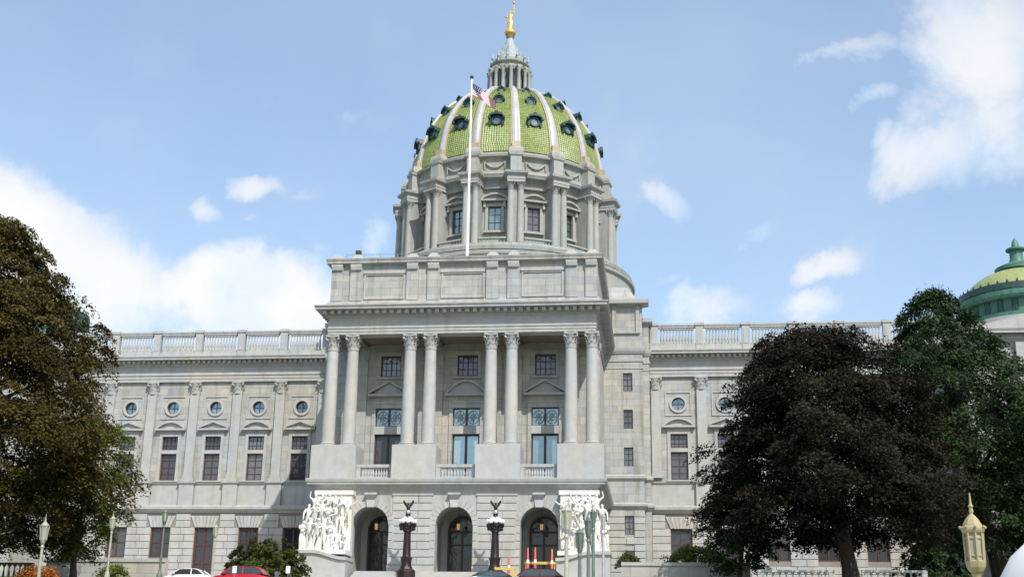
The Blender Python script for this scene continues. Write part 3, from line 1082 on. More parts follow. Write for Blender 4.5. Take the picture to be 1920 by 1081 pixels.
# ---------------- crossing block with its corner towers
XT = 18.9
YT = 17.0
for s in (-1, 1):
    cx = s * 16.45
    xa, xb = sorted((s * 13.76, s * 18.15))
    mb = MB()
    H = [('r', cx - 0.52, cx + 0.52, a, b) for a, b in ((21.4, 23.5), (17.15, 19.3), (12.95, 15.05), (5.45, 7.5), (1.6, 3.75))]
    wall_holes(mb, xa, xb, -0.8, 32.0, YT, 0.5, H)
    xo = s * 18.15
    mb.add([(xo, YT, -0.8), (xo, YT + 1.2, -0.8), (xo, YT + 1.2, 32), (xo, YT, 32)], [(0, 1, 2, 3)])
    xe = s * XT
    mb.add([(xo, YT + 1.2, -0.8), (xe, YT + 1.2, -0.8), (xe, YT + 1.2, 30.2), (xo, YT + 1.2, 30.2)], [(0, 1, 2, 3)])
    mb.add([(xe, YT + 1.2, -0.8), (xe, 54, -0.8), (xe, 54, 30.2), (xe, YT + 1.2, 30.2)], [(0, 1, 2, 3)])
    mb.add([(xo, YT + 1.2, 30.2), (xe, YT + 1.2, 30.2), (xe, 54, 30.2), (xo, 54, 30.2)], [(0, 1, 2, 3)])
    mb.add([(xo, YT + 1.2, 30.2), (xo, 54, 30.2), (xo, 54, 32), (xo, YT + 1.2, 32)], [(0, 1, 2, 3)])
    mb.add([(xa, YT, 32), (xb, YT, 32), (xb, 54, 32), (xa, 54, 32)], [(0, 1, 2, 3)])
    tw = mb.build('corner_tower_wall', 'wall', CAP)
    pth = [(s * 13.8, YT), (s * 18.15, YT), (s * 18.15, YT + 1.2), (s * XT, YT + 1.2), (s * XT, 19.79)]
    if s < 0:
        pth = pth[::-1]
    mb = MB()
    mb.sweep([(-0.2, 8.2), (0.02, 8.2), (0.10, 8.30), (0.16, 8.45), (0.34, 8.52), (0.36, 8.75), (0.28, 8.88), (-0.2, 8.9)], pth)
    mb.build('tower_moulding', 'trim', tw)
    mb = MB()
    mb.sweep([(-0.2, 11.35), (0.05, 11.35), (0.08, 11.5), (0.24, 11.58), (0.26, 11.85), (0.12, 11.95), (-0.2, 11.97)], pth)
    mb.build('tower_moulding', 'trim', tw)
    mb = MB()
    mb.sweep([(-0.2, 24.0), (0.06, 24.0), (0.08, 24.25), (-0.2, 24.27)], pth)
    mb.build('tower_moulding', 'trim', tw)
    mb = MB()
    mb.sweep([(-0.2, 24.85), (0.08, 24.85), (0.10, 25.1), (-0.2, 25.12)], pth)
    mb.build('tower_moulding', 'trim', tw)
    mb = MB()
    mb.sweep([(-0.2, 25.75), (0.10, 25.75), (0.24, 26.05), (0.30, 26.35), (0.30, 26.5), (-0.2, 26.55)], pth)
    mb.build('tower_moulding', 'trim', tw)
    mb = MB()
    mb.sweep([(-0.2, 31.4), (0.06, 31.4), (0.14, 31.50), (0.78, 31.58), (0.82, 31.95), (0.82, 32.06), (-0.2, 32.1)], pth[:3] if s > 0 else pth[2:])
    mb.build('tower_moulding', 'trim', tw)
    mb = MB()
    mb.sweep([(-0.2, 29.5), (0.05, 29.5), (0.12, 29.6), (0.44, 29.7), (0.46, 30.15), (-0.2, 30.22)], [(s * 18.16, YT + 1.2), (s * XT, YT + 1.2), (s * XT, 30)][::s])
    mb.build('tower_moulding', 'trim', tw)
    mb = MB()      # raised frame of the top panel
    x0, x1 = sorted((s * 14.75, s * 17.9))
    for (a, b, c, d) in ((x0, x0 + 0.45, 28.1, 31.38), (x1 - 0.45, x1, 28.1, 31.38), (x0 + 0.453, x1 - 0.453, 28.1, 28.3)):
        mb.box(a, b, YT - 0.22, YT - 0.003, c, d)
    mb.build('panel_frame', 'wall', tw)
    mb = MB()      # stepped block above the tower cornice
    x0, x1 = sorted((s * 13.2, s * 17.7))
    mb.loft([[(x0, YT + 0.5, 32.05), (x1, YT + 0.5, 32.05), (x1, 52, 32.05), (x0, 52, 32.05)], [(x0, YT + 0.9, 33.0), (x1 - s * 0.5 if s > 0 else x1, YT + 0.9, 33.0), (x1 - s * 0.5 if s > 0 else x1, 51, 33.0), (x0 + (0.5 if s < 0 else 0), 51, 33.0)],
             [(x0 + (1.2 if s < 0 else 0), YT + 1.4, 34.1), (x1 - (1.2 if s > 0 else 0), YT + 1.4, 34.1), (x1 - (1.2 if s > 0 else 0), 50, 34.1), (x0 + (1.2 if s < 0 else 0), 50, 34.1)]])
    mb.build('stepped_block', 'wall', tw)
    for k in range(10 if s > 0 else 0):     # rusticated courses of the base (the left tower stands behind the portico)
        z = 0.70 + k * 0.74
        if z + 0.7 > 8.1:
            break
        segs = [(s * 13.8, s * 15.95), (s * 16.95, s * 18.15)] if (1.0 < z < 3.8 or 5.0 < z < 7.6) else [(s * 13.8, s * 16.1), (s * 16.1, s * 18.15)]
        for (a, b) in segs:
            a, b = sorted((a, b))
            inst('stone', stone_mesh(b - a - 0.05, 0.67, 0.14), tw, (a + 0.025, YT, z + 0.03))
    for (a, b) in ((21.4, 23.5), (17.15, 19.3), (12.95, 15.05), (5.45, 7.5), (1.6, 3.75)):
        w = inst('tower_window', frame_mesh('tower_window', 0.52, a, b, 2, 3, 'frame', 0.07, 0.04), CAP, (cx, YT, 0))
        inst('pane', pane_mesh(0.52, a, b, 'pane'), w)
mb = MB()
mb.box(-13.74, 13.74, 22.01, 53, 20, 33.5)
mb.build('crossing_block', 'wall', CAP)

# ---------------- wings
YW = 19.8
BAYS = [22.1 + 5.283 * i for i in range(6)]
PILX = [24.74 + 5.283 * i for i in range(6)]
XEND = 52.2
wing_cap = capital_mesh(0.56, 1.5, 'trim', 'capital', 16)
wp = MB()
wp.box(-0.60, 0.60, -0.46, 0, 12.0, 12.45)
wp.box(-0.54, 0.54, -0.38, 0, 12.453, 22.08)
wpil_me = wp.mesh('wing_pilaster', 'trim')
win_fr = frame_mesh('wing_window', 0.96, 11.8, 14.95, 2, 4, 'redframe', 0.13, 0.05)
win_pn = pane_mesh(0.96, 11.8, 14.95, 'pane')
wtr_fr = frame_mesh('wing_transom_window', 0.96, 15.42, 17.0, 4, 3, 'frame', 0.10, 0.05)
wtr_pn = pane_mesh(0.96, 15.42, 17.0, 'pane')
mb = MB()
for (a, b) in ((-1.32, -0.97), (0.97, 1.32)):
    mb.box(a, b, -0.13, -0.003, 11.7, 17.5)
mb.box(-0.965, 0.965, -0.13, -0.003, 17.02, 17.5)
mb.box(-0.965, 0.965, -0.10, 0.12, 14.97, 15.40)
wsur = mb.mesh('surround', 'trim')
mb = MB()
mb.box(-1.5, 1.5, -0.30, -0.003, 11.62, 11.78)
wsill = mb.mesh('sill', 'trim')
peds = []
for sg in (False, True):
    mb = MB()
    pediment(mb, 0, 1.85, 17.72, 18.85, 0, 0.50, sg)
    mb.box(-1.45, 1.45, -0.16, -0.004, 17.53, 17.70)
    peds.append(mb.mesh('pediment', 'trim'))
# oculus
mb = MB()
N = 28
for (ra, rb, d) in ((0.74, 1.02, 0.14),):
    for k in range(N):
        a0, a1 = 2 * PI * k / N, 2 * PI * (k + 1) / N
        mb.prism([(ra * math.cos(a0), 20.47 + ra * math.sin(a0)), (rb * math.cos(a0), 20.47 + rb * math.sin(a0)), (rb * math.cos(a1), 20.47 + rb * math.sin(a1)), (ra * math.cos(a1), 20.47 + ra * math.sin(a1))], -d, -0.003)
for (a, b, c, d) in ((-1.5, 1.5, 21.75, 21.9), (-1.5, 1.5, 19.1, 19.25), (-1.5, -1.35, 19.253, 21.747), (1.35, 1.5, 19.253, 21.747)):
    mb.box(a, b, -0.09, -0.003, c, d)
oc_sur = mb.mesh('surround', 'trim')
mb = MB()
mb.lathe([(0.70, 0), (0.78, 0), (0.78, 0.08), (0.70, 0.08)], 24, cap=False)
oc_fr = MB()
for k in range(N):
    a0, a1 = 2 * PI * k / N, 2 * PI * (k + 1) / N
    ra, rb = 0.68, 0.77
    oc_fr.prism([(ra * math.cos(a0), 20.47 + ra * math.sin(a0)), (rb * math.cos(a0), 20.47 + rb * math.sin(a0)), (rb * math.cos(a1), 20.47 + rb * math.sin(a1)), (ra * math.cos(a1), 20.47 + ra * math.sin(a1))], 0.25, 0.36)
oc_fr.box(-0.03, 0.03, 0.27, 0.35, 19.8, 21.14)
oc_fr.box(-0.68, 0.68, 0.271, 0.349, 20.44, 20.50)
oc_fr = oc_fr.mesh('round_window', 'frame')
oc_pn = MB().add([(0.76 * math.cos(2 * PI * k / N), 0.36, 20.47 + 0.76 * math.sin(2 * PI * k / N)) for k in range(N)], [tuple(range(N))]).mesh('pane', 'bluepane')
low_fr = frame_mesh('ground_window', 1.16, 2.9, 6.35, 2, 2, 'redframe', 0.16, 0.09)
low_pn = pane_mesh(1.16, 2.9, 6.35, 'darkpane')
dlow_fr = frame_mesh('ground_door', 1.16, 0.3, 6.35, 2, 3, 'redframe', 0.20, 0.16)
dlow_pn = pane_mesh(1.16, 0.3, 6.35, 'darkpane')
bal_w = baluster_mesh(2.15, 0.17)
wmod = MB().box(-0.16, 0.16, -0.45, 0.0, 0.0, 0.38).mesh('modillion', 'trim')
YG = 19.45     # face of the ground storey
for s in (-1, 1):
    side = 'left' if s < 0 else 'right'
    xa, xb = sorted((s * XT, s * XEND))
    mb = MB()
    H = []
    for x in BAYS:
        x *= s
        H += [('r', x - 0.96, x + 0.96, 11.8, 14.95), ('r', x - 0.96, x + 0.96, 15.42, 17.0), ('c', x, 20.47, 0.76)]
    wall_holes(mb, xa, xb, 8.2, 26.0, YW, 0.5, H)
    UW = mb.build('wing_upper_wall', 'wall', CAP)
    mb = MB()
    H = []
    for i, x in enumerate(BAYS):
        x *= s
        H.append(('r', x - 1.16, x + 1.16, 0.3 if (s < 0 and i == 2) else 2.9, 6.35))
    wall_holes(mb, xa, xb, -0.8, 8.2, YG, 0.5, H)
    LW = mb.build('wing_ground_wall', 'joint', CAP)
    # courses with recessed joints, flat arches of wedge stones
    CHW = 0.80
    for k in range(9):
        z = 0.72 + k * CHW
        if z + CHW > 8.05:
            break
        edges = [XT]
        for i, x in enumerate(BAYS):
            zb = 0.3 if (s < 0 and i == 2) else 2.9
            if z + CHW > zb + 0.1 and z < 6.3:
                edges += [x - 1.18, x + 1.18]
            elif z >= 6.3 and z < 7.7:
                edges += [x - 1.75, x + 1.75]
            else:
                edges += [x - 0.9 + (0.5 if k % 2 else 0), x - 0.9 + (0.5 if k % 2 else 0)]
        edges.append(XEND)
        for a, b in zip(edges[0::2], edges[1::2]):
            parts = [(a, b)]
            if b - a > 2.4:
                c = a + (b - a) * (0.42 if k % 2 else 0.58)
                parts = [(a, c), (c, b)]
            for (p, q) in parts:
                p, q = sorted((s * p, s * q))
                if q - p < 0.15:
                    continue
                inst('stone', stone_mesh(q - p - 0.045, CHW - 0.055, 0.11), LW, (p + 0.0225, YG, z + 0.028))
    for x in BAYS:
        x *= s
        for k in range(7):
            t0, t1 = -1 + 2 * k / 7, -1 + 2 * (k + 1) / 7
            top = 7.66
            mb = MB()
            mb.prism([(t0 * 1.18 + 0.02, 6.37), (t1 * 1.18 - 0.02, 6.37), (t1 * 1.72 - 0.02, top), (t0 * 1.72 + 0.02, top)], YG - (0.17 if k == 3 else 0.12), YG - 0.003)
            mb.build('voussoir', 'rust', LW, (x, 0, 0))
    mb = MB()
    mb.box(xa, xb, YG - 0.2, YG - 0.003, -0.8, 0.70)
    mb.build('plinth_band', 'trim', LW)
    # belts
    pth = [(xa, YG), (xb, YG)]
    mb = MB()
    mb.sweep([(-0.5, 8.02), (0.10, 8.02), (0.14, 8.20), (0.30, 8.30), (0.50, 8.40), (0.52, 8.70), (0.44, 8.84), (-0.5, 8.90)], pth)
    pts = [(xa, YW)]
    for px in sorted([s * v for v in PILX]):
        pts += [(px - 0.85, YW), (px - 0.85, YW - 0.40), (px + 0.85, YW - 0.40), (px + 0.85, YW)]
    pts.append((xb, YW))
    pts = [p for p in pts if xa <= p[0] <= xb]
    mb.sweep([(-0.03, 8.9), (0.03, 8.9), (0.03, 11.28), (-0.03, 11.28)], pts)
    mb.sweep([(-0.2, 11.283), (0.06, 11.283), (0.10, 11.4), (0.20, 11.46), (0.22, 11.60), (-0.2, 11.62)], pts)
    for px in PILX:
        mb.box(s * px - 0.75, s * px + 0.75, YW - 0.50, YW - 0.004, 11.623, 12.0)
    mb.build('belt_course', 'trim', UW)
    for px in PILX:
        p = inst('wing_pilaster', wpil_me, CAP, (s * px, YW - 0.002, 0))
        inst('capital', wing_cap, p, (0, -0.08, 22.08), 0, (1, 0.72, 1))
    # first half pilaster at the tower
    p = inst('wing_pilaster', wpil_me, CAP, (s * 19.55, YW - 0.002, 0))
    inst('capital', wing_cap, p, (0, -0.08, 22.08), 0, (1, 0.72, 1))
    for i, x in enumerate(BAYS):
        w = inst('wing_window', win_fr, CAP, (s * x, YW, 0))
        inst('pane', win_pn, w)
        inst('surround', wsur, w)
        inst('sill', wsill, w)
        inst('pediment', peds[(i + (0 if s < 0 else 1)) % 2], w)
        w = inst('wing_transom_window', wtr_fr, CAP, (s * x, YW, 0))
        inst('pane', wtr_pn, w)
        w = inst('round_window', oc_fr, CAP, (s * x, YW, 0))
        inst('pane', oc_pn, w)
        inst('surround', oc_sur, w)
        if s < 0 and i == 2:
            w = inst('ground_door', dlow_fr, CAP, (s * x, YG, 0))
            inst('pane', dlow_pn, w)
        else:
            w = inst('ground_window', low_fr, CAP, (s * x, YG, 0))
            inst('pane', low_pn, w)
    # entablature
    pe = [(xa, YW - 0.30), (xb, YW - 0.30)]
    mb = MB()
    mb.sweep([(-0.3, 23.6), (0.0, 23.6), (0.0, 23.95), (0.05, 23.97), (0.05, 24.30), (0.14, 24.38), (0.14, 24.46), (0.0, 24.5), (0.0, 25.45), (-0.3, 25.45)], pe)
    mb.sweep(cornice_prof(25.453, 26.55, 1.1, -0.8), pe)
    WE = mb.build('wing_entablature', 'trim', CAP)
    n = int((xb - xa) / 0.62)
    for k in range(n):
        inst('modillion', wmod, WE, (xa + 0.31 + k * (xb - xa) / n, YW - 0.25 - 0.30, 25.75))
    # balustrade over the cornice, one run per bay
    YQ = YW - 0.2
    posts = [19.5] + PILX + [XEND + 0.3]
    for i in range(len(posts) - 1):
        a, b = sorted((s * posts[i], s * posts[i + 1]))
        mb = MB()
        mb.box(a + 0.45, b - 0.45, YQ - 0.28, YQ + 0.28, 26.57, 27.22)
        mb.box(a + 0.45, b - 0.45, YQ - 0.24, YQ + 0.24, 29.37, 29.60)
        mb.box(a + 0.44, b - 0.44, YQ - 0.30, YQ + 0.30, 29.603, 29.80)
        bo = mb.build('balustrade', 'trim', CAP)
        m = 11
        for k in range(m):
            inst('baluster', bal_w, bo, (a + 0.85 + (b - a - 1.7) * k / (m - 1), YQ, 27.22))
    post = MB()
    post.box(-0.44, 0.44, -0.36, 0.36, 26.57, 29.60)
    post.box(-0.54, 0.54, -0.46, 0.46, 29.603, 29.92)
    post.box(-0.28, 0.28, -0.40, -0.363, 27.4, 29.2)
    post_me = post.mesh('balustrade_post', 'trim')
    for x in posts[:-1]:
        inst('balustrade_post', post_me, CAP, (s * x, YQ, 0))
    mb = MB()
    mb.add([(xa, YW + 0.6, 26.6), (xb, YW + 0.6, 26.6), (xb, YW + 3.2, 28.45), (xa, YW + 3.2, 28.45), (xa, YW + 14, 28.45), (xb, YW + 14, 28.45), (xb, YW + 18, 26), (xa, YW + 18, 26)], [(0, 1, 2, 3), (3, 2, 5, 4), (4, 5, 6, 7)])
    mb.build('wing_roof', 'wingroof', CAP)
    mb = MB()
    for k in range(int((xb - xa) / 0.75)):
        x = xa + 0.3 + k * 0.75
        mb.tube([(x, YW + 0.62, 26.66), (x, YW + 3.18, 28.5)], [0.07, 0.07], 5)
    o = mb.build('roof_tile_roll', 'wingroof', CAP)
    kind(o, 'stuff')

# ---------------- end pavilions with the smaller green domes
for s in (-1, 1):
    xa, xb = sorted((s * XEND, s * 80))
    mb = MB()
    H = []
    for i in range(5):
        x = s * (55.5 + i * 5.2)
        H += [('r', x - 1.0, x + 1.0, 11.8, 17.0), ('r', x - 1.15, x + 1.15, 2.9, 6.35)]
    wall_holes(mb, xa, xb, -0.8, 26.0, 12.0, 0.5, H)
    xi = s * XEND
    mb.add([(xi, 12, -0.8), (xi, 60, -0.8), (xi, 60, 26), (xi, 12, 26)], [(0, 1, 2, 3)])
    PW = mb.build('pavilion_wall', 'wall', CAP)
    pp = [(xa, 55), (xa, 12), (xb, 12), (xb, 55)]
    mb = MB()
    mb.sweep(cornice_prof(25.2, 26.6, 1.1, -0.6), pp)
    mb.sweep([(-0.3, 8.1), (0.12, 8.1), (0.4, 8.4), (0.4, 8.8), (-0.3, 8.9)], pp)
    mb.sweep([(-0.3, 11.2), (0.1, 11.2), (0.22, 11.5), (-0.3, 11.6)], pp)
    cxp = s * 66.0
    mb.prism([(cxp - 13.5, 26.62), (cxp + 13.5, 26.62), (cxp, 29.6)], 10.9, 13)
    mb.box(min(xa, xb) + 0.4, max(xa, xb) - 0.4, 13.02, 55, 26.5, 27.6)
    mb.build('pavilion_cornice', 'trim', PW)
    for i in range(5):
        x = s * (55.5 + i * 5.2)
        for (hw, z0, z1) in ((1.0, 11.8, 17.0), (1.15, 2.9, 6.35)):
            w = inst('pavilion_window', frame_mesh('pavilion_window', hw, z0, z1, 2, 3, 'redframe', 0.13, 0.06), CAP, (x, 12, 0))
            inst('pane', pane_mesh(hw, z0, z1, 'pane'), w)
        mb = MB()
        mb.box(-0.6, 0.6, -0.5, -0.003, 11.65, 25.15)
        mb.build('pavilion_pilaster', 'trim', CAP, (x + s * 2.6, 12, 0))
    # low dome
    DX, DY = s * 65.2, 34.0
    mb = MB()
    mb.lathe([(7.4, 27.0), (7.4, 31.6), (7.9, 31.8), (7.9, 32.4), (6.9, 32.45)], 40, DX, DY)
    dm = mb.build('small_dome_drum', 'plain', CAP, smooth=True)
    for k in range(24):
        a = 2 * PI * k / 24
        p = MB()
        p.lathe([(0.34, 28.5), (0.30, 31.6)], 10)
        p.build('pier', 'column', dm, (DX + 7.9 * math.sin(a), DY - 7.9 * math.cos(a), 0), smooth=True)
    mb = MB()
    mb.lathe([(7.0, 32.45), (7.3, 32.6), (7.3, 33.0), (6.6, 33.1), (6.6, 34.7), (7.3, 34.8), (7.55, 35.1), (7.55, 35.7), (7.2, 35.8), (6.9, 36.4)], 48, DX, DY, cap=False)
    mb.lathe([(2.3, 39.7), (2.75, 39.9), (2.75, 40.3), (2.2, 40.6), (1.0, 41.1), (0.8, 41.6), (0.8, 42.5), (1.2, 42.7), (1.2, 42.9), (0.5, 43.2), (0.35, 43.9), (0.05, 44.4)], 24, DX, DY)
    mb.build('small_dome_cornice', 'copper', dm, smooth=True)
    mb = MB()
    for k in range(40):
        a = 2 * PI * k / 40
        c, q = math.sin(a), -math.cos(a)
        mb.lathe([(0.10, 35.8), (0.26, 36.1), (0.10, 36.5), (0.16, 36.75), (0.02, 37.1)], 6, DX + 7.25 * c, DY + 7.25 * q)
    mb.lathe([(7.35, 35.75), (7.55, 35.8), (7.5, 36.6), (7.3, 36.65)], 48, DX, DY, cap=False)
    for k in range(24):
        a = 2 * PI * (k + 0.5) / 24
        mb.lathe([(0.50, 33.1), (0.50, 34.7)], 6, DX + 6.35 * math.sin(a), DY - 6.35 * math.cos(a))
    mb.build('lattice', 'darkcopper', dm)
    mb = MB()
    mb.lathe([(6.9, 36.2), (6.6, 37.0), (5.8, 38.0), (4.6, 38.9), (3.2, 39.5), (2.2, 39.8)], 48, DX, DY, cap=False)
    mb.build('small_dome_shell', 'wingroof', dm, smooth=True)

# ---------------- great drum and dome
DYC = 35.7
DC = (0, DYC, 0)
VISA = [k * 22.5 for k in range(16)]


def vis(a):
    a = (a + 180) % 360 - 180
    return abs(a - 7) < 118


mb = MB()
mb.lathe([(17.6, 31.5), (17.6, 35.6), (18.0, 35.7), (18.0, 36.2), (17.0, 36.4), (16.8, 38.6), (17.1, 38.8), (17.1, 39.2), (16.4, 39.5), (16.2, 40.4)], 96)
mb.build('drum_base', 'drum', CAP, DC, smooth=True, ang=25)
mb = MB()
mb.lathe([(16.45, 39.45), (16.75, 39.5), (16.8, 39.95), (16.3, 40.1), (16.0, 40.55), (12.4, 40.6)], 96, cap=False)
mb.build('drum_step', 'drum', CAP, DC, smooth=True, ang=25)
# drum wall: inner cylinder built of flat bays with window holes
mb = MB()
for k in range(16):
    hw = 12.45 * math.tan(math.radians(11.25))
    sub = MB()
    wall_holes(sub, -hw, hw, 40.3, 50.2, -12.45, 0.45, [('r', -0.82, 0.82, 43.4, 46.45)], back=False)
    ca, sa = math.cos(math.radians(22.5 * k)), math.sin(math.radians(22.5 * k))
    mb.add([(x * ca - y * sa, x * sa + y * ca, z) for x, y, z in sub.v], sub.f)
DW = mb.build('drum_wall', 'drum', CAP, DC)
dw_fr = frame_mesh('drum_window', 0.82, 43.4, 46.45, 2, 3, 'frame', 0.10, 0.06)
dw_pn = pane_mesh(0.82, 43.4, 46.45, 'bluepane')
dw_pd = pane_mesh(0.82, 43.4, 46.45, 'pane')
mb = MB()
for (a, b) in ((-1.18, -0.83), (0.83, 1.18)):
    mb.box(a, b, -0.18, -0.003, 43.2, 46.9)
mb.box(-0.83, 0.83, -0.18, -0.003, 46.47, 46.9)
mb.box(-1.35, 1.35, -0.35, -0.003, 42.95, 43.2)
dw_sur = mb.mesh('surround', 'drumcol')
mb = MB()
pediment(mb, 0, 1.75, 47.05, 48.1, 0, 0.75, True)
for sx in (-1.25, 1.25):
    mb.box(sx - 0.16, sx + 0.16, -0.45, -0.003, 46.3, 47.05)
dw_ped = mb.mesh('pediment', 'drumcol')
mb = MB()
mb.box(-0.95, 0.95, 0.05, 3.2, 40.62, 50.0)       # pier behind a pair of columns (local: column axis at y=0)
pier_me = mb.mesh('drum_pier', 'drum')
mb = MB()
mb.lathe(shaft_prof(0.44, 0.37, 41.1, 47.9, 8), 20)
dcol_me = mb.mesh('drum_column', 'drumcol', True)
dcap_me = capital_mesh(0.37, 0.95, 'drumcol', 'capital', 16)
dbase_me = base_mesh(0.44, 0.42, 'column_base', 'drumcol')
mb = MB()
BP = [(-1.12, 1.6), (-1.12, -0.62), (1.12, -0.62), (1.12, 1.6)]
mb.sweep([(-0.5, 48.85), (0, 48.85), (0, 49.15), (0.05, 49.2), (0.05, 49.35), (-0.02, 49.4), (-0.02, 49.75), (0.10, 49.82), (0.32, 49.95), (0.38, 50.25), (-0.5, 50.3)], BP)
mb.box(-0.7, 0.7, -0.2, 1.5, 48.9, 50.28)
blk_me = mb.mesh('entablature_block', 'drumcol')
mb = MB()
BP2 = [(-0.70, 2.2), (-0.70, 0.15), (0.70, 0.15), (0.70, 2.2)]
mb.sweep([(-0.4, 50.3), (0.12, 50.3), (0.12, 50.6), (0, 50.65), (0, 52.6), (0.14, 52.75), (0.18, 53.0), (-0.4, 53.02)], BP2)
mb.box(-0.4, 0.4, 0.5, 2.0, 50.3, 53.0)
att_me = mb.mesh('attic_block', 'drumcol')
mb = MB()
BP3 = [(-0.78, 2.0), (-0.78, 0.35), (0.78, 0.35), (0.78, 2.0)]
mb.sweep([(-0.4, 53.03), (0.12, 53.03), (0.16, 53.35), (0.10, 53.75), (0.02, 53.95), (-0.4, 54.0)], BP3)
mb.box(-0.5, 0.5, 0.7, 1.9, 53.1, 53.98)
foot_me = mb.mesh('rib_foot_block', 'drumcol')
RC = 14.45
for k in range(16):
    a = 11.25 + 22.5 * k
    if not vis(a):
        continue
    t = math.radians(a)
    o = (RC * math.sin(t), DYC - RC * math.cos(t), 0)
    p = inst('drum_pier', pier_me, CAP, o, t)
    inst('entablature_block', blk_me, p)
    inst('attic_block', att_me, p)
    inst('rib_foot_block', foot_me, p)
    for dx in (-0.62, 0.62):
        ox = (o[0] + dx * math.cos(t), o[1] + dx * math.sin(t), 0)
        c = inst('drum_column', dcol_me, CAP, ox, t)
        inst('capital', dcap_me, c, (0, 0, 47.9))
        inst('column_base', dbase_me, c, (0, 0, 40.66))
bal_d = baluster_mesh(0.72, 0.10, 'drumcol', 6)
for k in range(16):
    a = 22.5 * k
    if not vis(a):
        continue
    t = math.radians(a)
    o = (12.45 * math.sin(t), DYC - 12.45 * math.cos(t), 0)
    w = inst('drum_window', dw_fr, CAP, o, t)
    inst('pane', dw_pn if k % 3 != 1 else dw_pd, w)
    inst('surround', dw_sur, w)
    inst('pediment', dw_ped, w)
    o2 = (14.3 * math.sin(t), DYC - 14.3 * math.cos(t), 0)
    mb = MB()
    mb.box(-1.75, 1.75, -0.18, 0.18, 40.58, 40.85)
    mb.box(-1.75, 1.75, -0.2, 0.2, 41.57, 41.75)
    b = mb.build('drum_balustrade', 'drumcol', CAP, o2, t)
    for j in range(8):
        inst('baluster', bal_d, b, (-1.5 + 3.0 * j / 7, 0, 40.85))
# rings: entablature between piers, attic ring, cap ring
mb = MB()
mb.lathe([(12.3, 48.75), (12.9, 48.75), (12.95, 49.3), (12.9, 49.5), (13.1, 49.75), (13.7, 49.95), (13.8, 50.25), (13.3, 50.35), (13.2, 50.4), (13.25, 52.5), (13.35, 52.65), (13.75, 52.8), (13.8, 53.1), (13.3, 53.2), (13.1, 53.6), (12.4, 53.7)], 128, cap=False)
DR = mb.build('drum_entablature', 'drum', CAP, DC, smooth=True, ang=25)
sw = MB()       # swag panel in each bay
pts = []
for j in range(13):
    u = -1 + 2 * j / 12
    pts.append((u * 1.25, -0.12, 52.15 - 0.75 * (1 - u * u)))
sw.tube(pts, [0.07 + 0.08 * (1 - (abs(-1 + 2 * j / 12)) ** 2) for j in range(13)], 6)
for sx in (-1.3, 1.3):
    sw.tube([(sx, -0.1, 52.2), (sx, -0.1, 51.2)], [0.14, 0.06], 6)
sw.box(-1.55, 1.55, -0.11, 0.1, 50.55, 50.95)
sw_me = sw.mesh('swag', 'drumcol', True)
for k in range(16):
    a = 22.5 * k
    if vis(a):
        t = math.radians(a)
        inst('swag', sw_me, DR, (13.22 * math.sin(t), -13.22 * math.cos(t), 0), t)

# dome shell
PROF = [(13.0, 53.6), (12.95, 55.0), (12.6, 57.0), (11.95, 59.2), (11.1, 60.9), (10.4, 62.0), (9.3, 63.5), (8.1, 64.6), (6.4, 65.7), (4.8, 66.4), (3.6, 66.75)]
_pz = np.array([p[1] for p in PROF])
_pr = np.array([p[0] for p in PROF])
_s = np.concatenate([[0], np.cumsum(np.hypot(np.diff(_pr), np.diff(_pz)))])
SL = _s[-1]


def _smooth(t):
    # local quadratic smoothing of the section
    ts = np.linspace(-0.6, 0.6, 7)
    q = np.clip(t + ts, 0, SL)
    return float(np.interp(q, _s, _pr).mean()), float(np.interp(q, _s, _pz).mean())


def dome_at(t):
    return _smooth(t)


mb = MB()
mb.lathe([(dome_at(SL * k / 40)[0] - 0.10, dome_at(SL * k / 40)[1]) for k in range(41)], 96, cap=False)
DOME = mb.build('dome', 'tile', CAP, DC, smooth=True)


def gore_mesh():
    vs, fs, tint = [], [], []
    rows = 60
    half = math.radians(11.25)
    r_ = random.Random(3)
    for j in range(rows):
        t0, t1 = SL * j / rows, SL * (j + 1) / rows
        (ra, za), (rb, zb) = dome_at(t0), dome_at(t1)
        rm = (ra + rb) / 2
        ribh = (0.62 - 0.28 * (j / rows)) / rm
        span = half - ribh
        if span <= 0.01:
            continue
        n = max(2, int(round(2 * span * rm / 0.31)))
        dx, dz = rb - ra, zb - za
        L = math.hypot(dx, dz)
        nr, nz = dz / L, -dx / L
        for i in range(n):
            a0 = -span + 2 * span * i / n
            a1 = -span + 2 * span * (i + 1) / n
            g = 0.04 * (a1 - a0)
            a0 += g
            a1 -= g
            am = (a0 + a1) / 2
            b = len(vs)
            lift = 0.05 + r_.uniform(0, 0.012)
            for (a, r, z, o) in ((a0, ra, za, lift * 0.5), (am, ra, za, lift + 0.04), (a1, ra, za, lift * 0.5), (a1, rb, zb, 0.0), (am, rb, zb, 0.04), (a0, rb, zb, 0.0),
                                 (a0, ra, za, -0.05), (a1, ra, za, -0.05)):
                rr = r + nr * o
                vs.append((rr * math.sin(a), -rr * math.cos(a), z + nz * o))
            fs += [(b, b + 1, b + 4, b + 5), (b + 1, b + 2, b + 3, b + 4), (b + 6, b + 7, b + 2, b + 1, b)]
            tint += [r_.random()] * 8
    me = bpy.data.meshes.new('roof_tile')
    me.from_pydata(vs, [], fs)
    at = me.attributes.new('tint', 'FLOAT', 'POINT')
    at.data.foreach_set('value', tint)
    me.materials.append(MAT['tile'])
    return me


gore = gore_mesh()


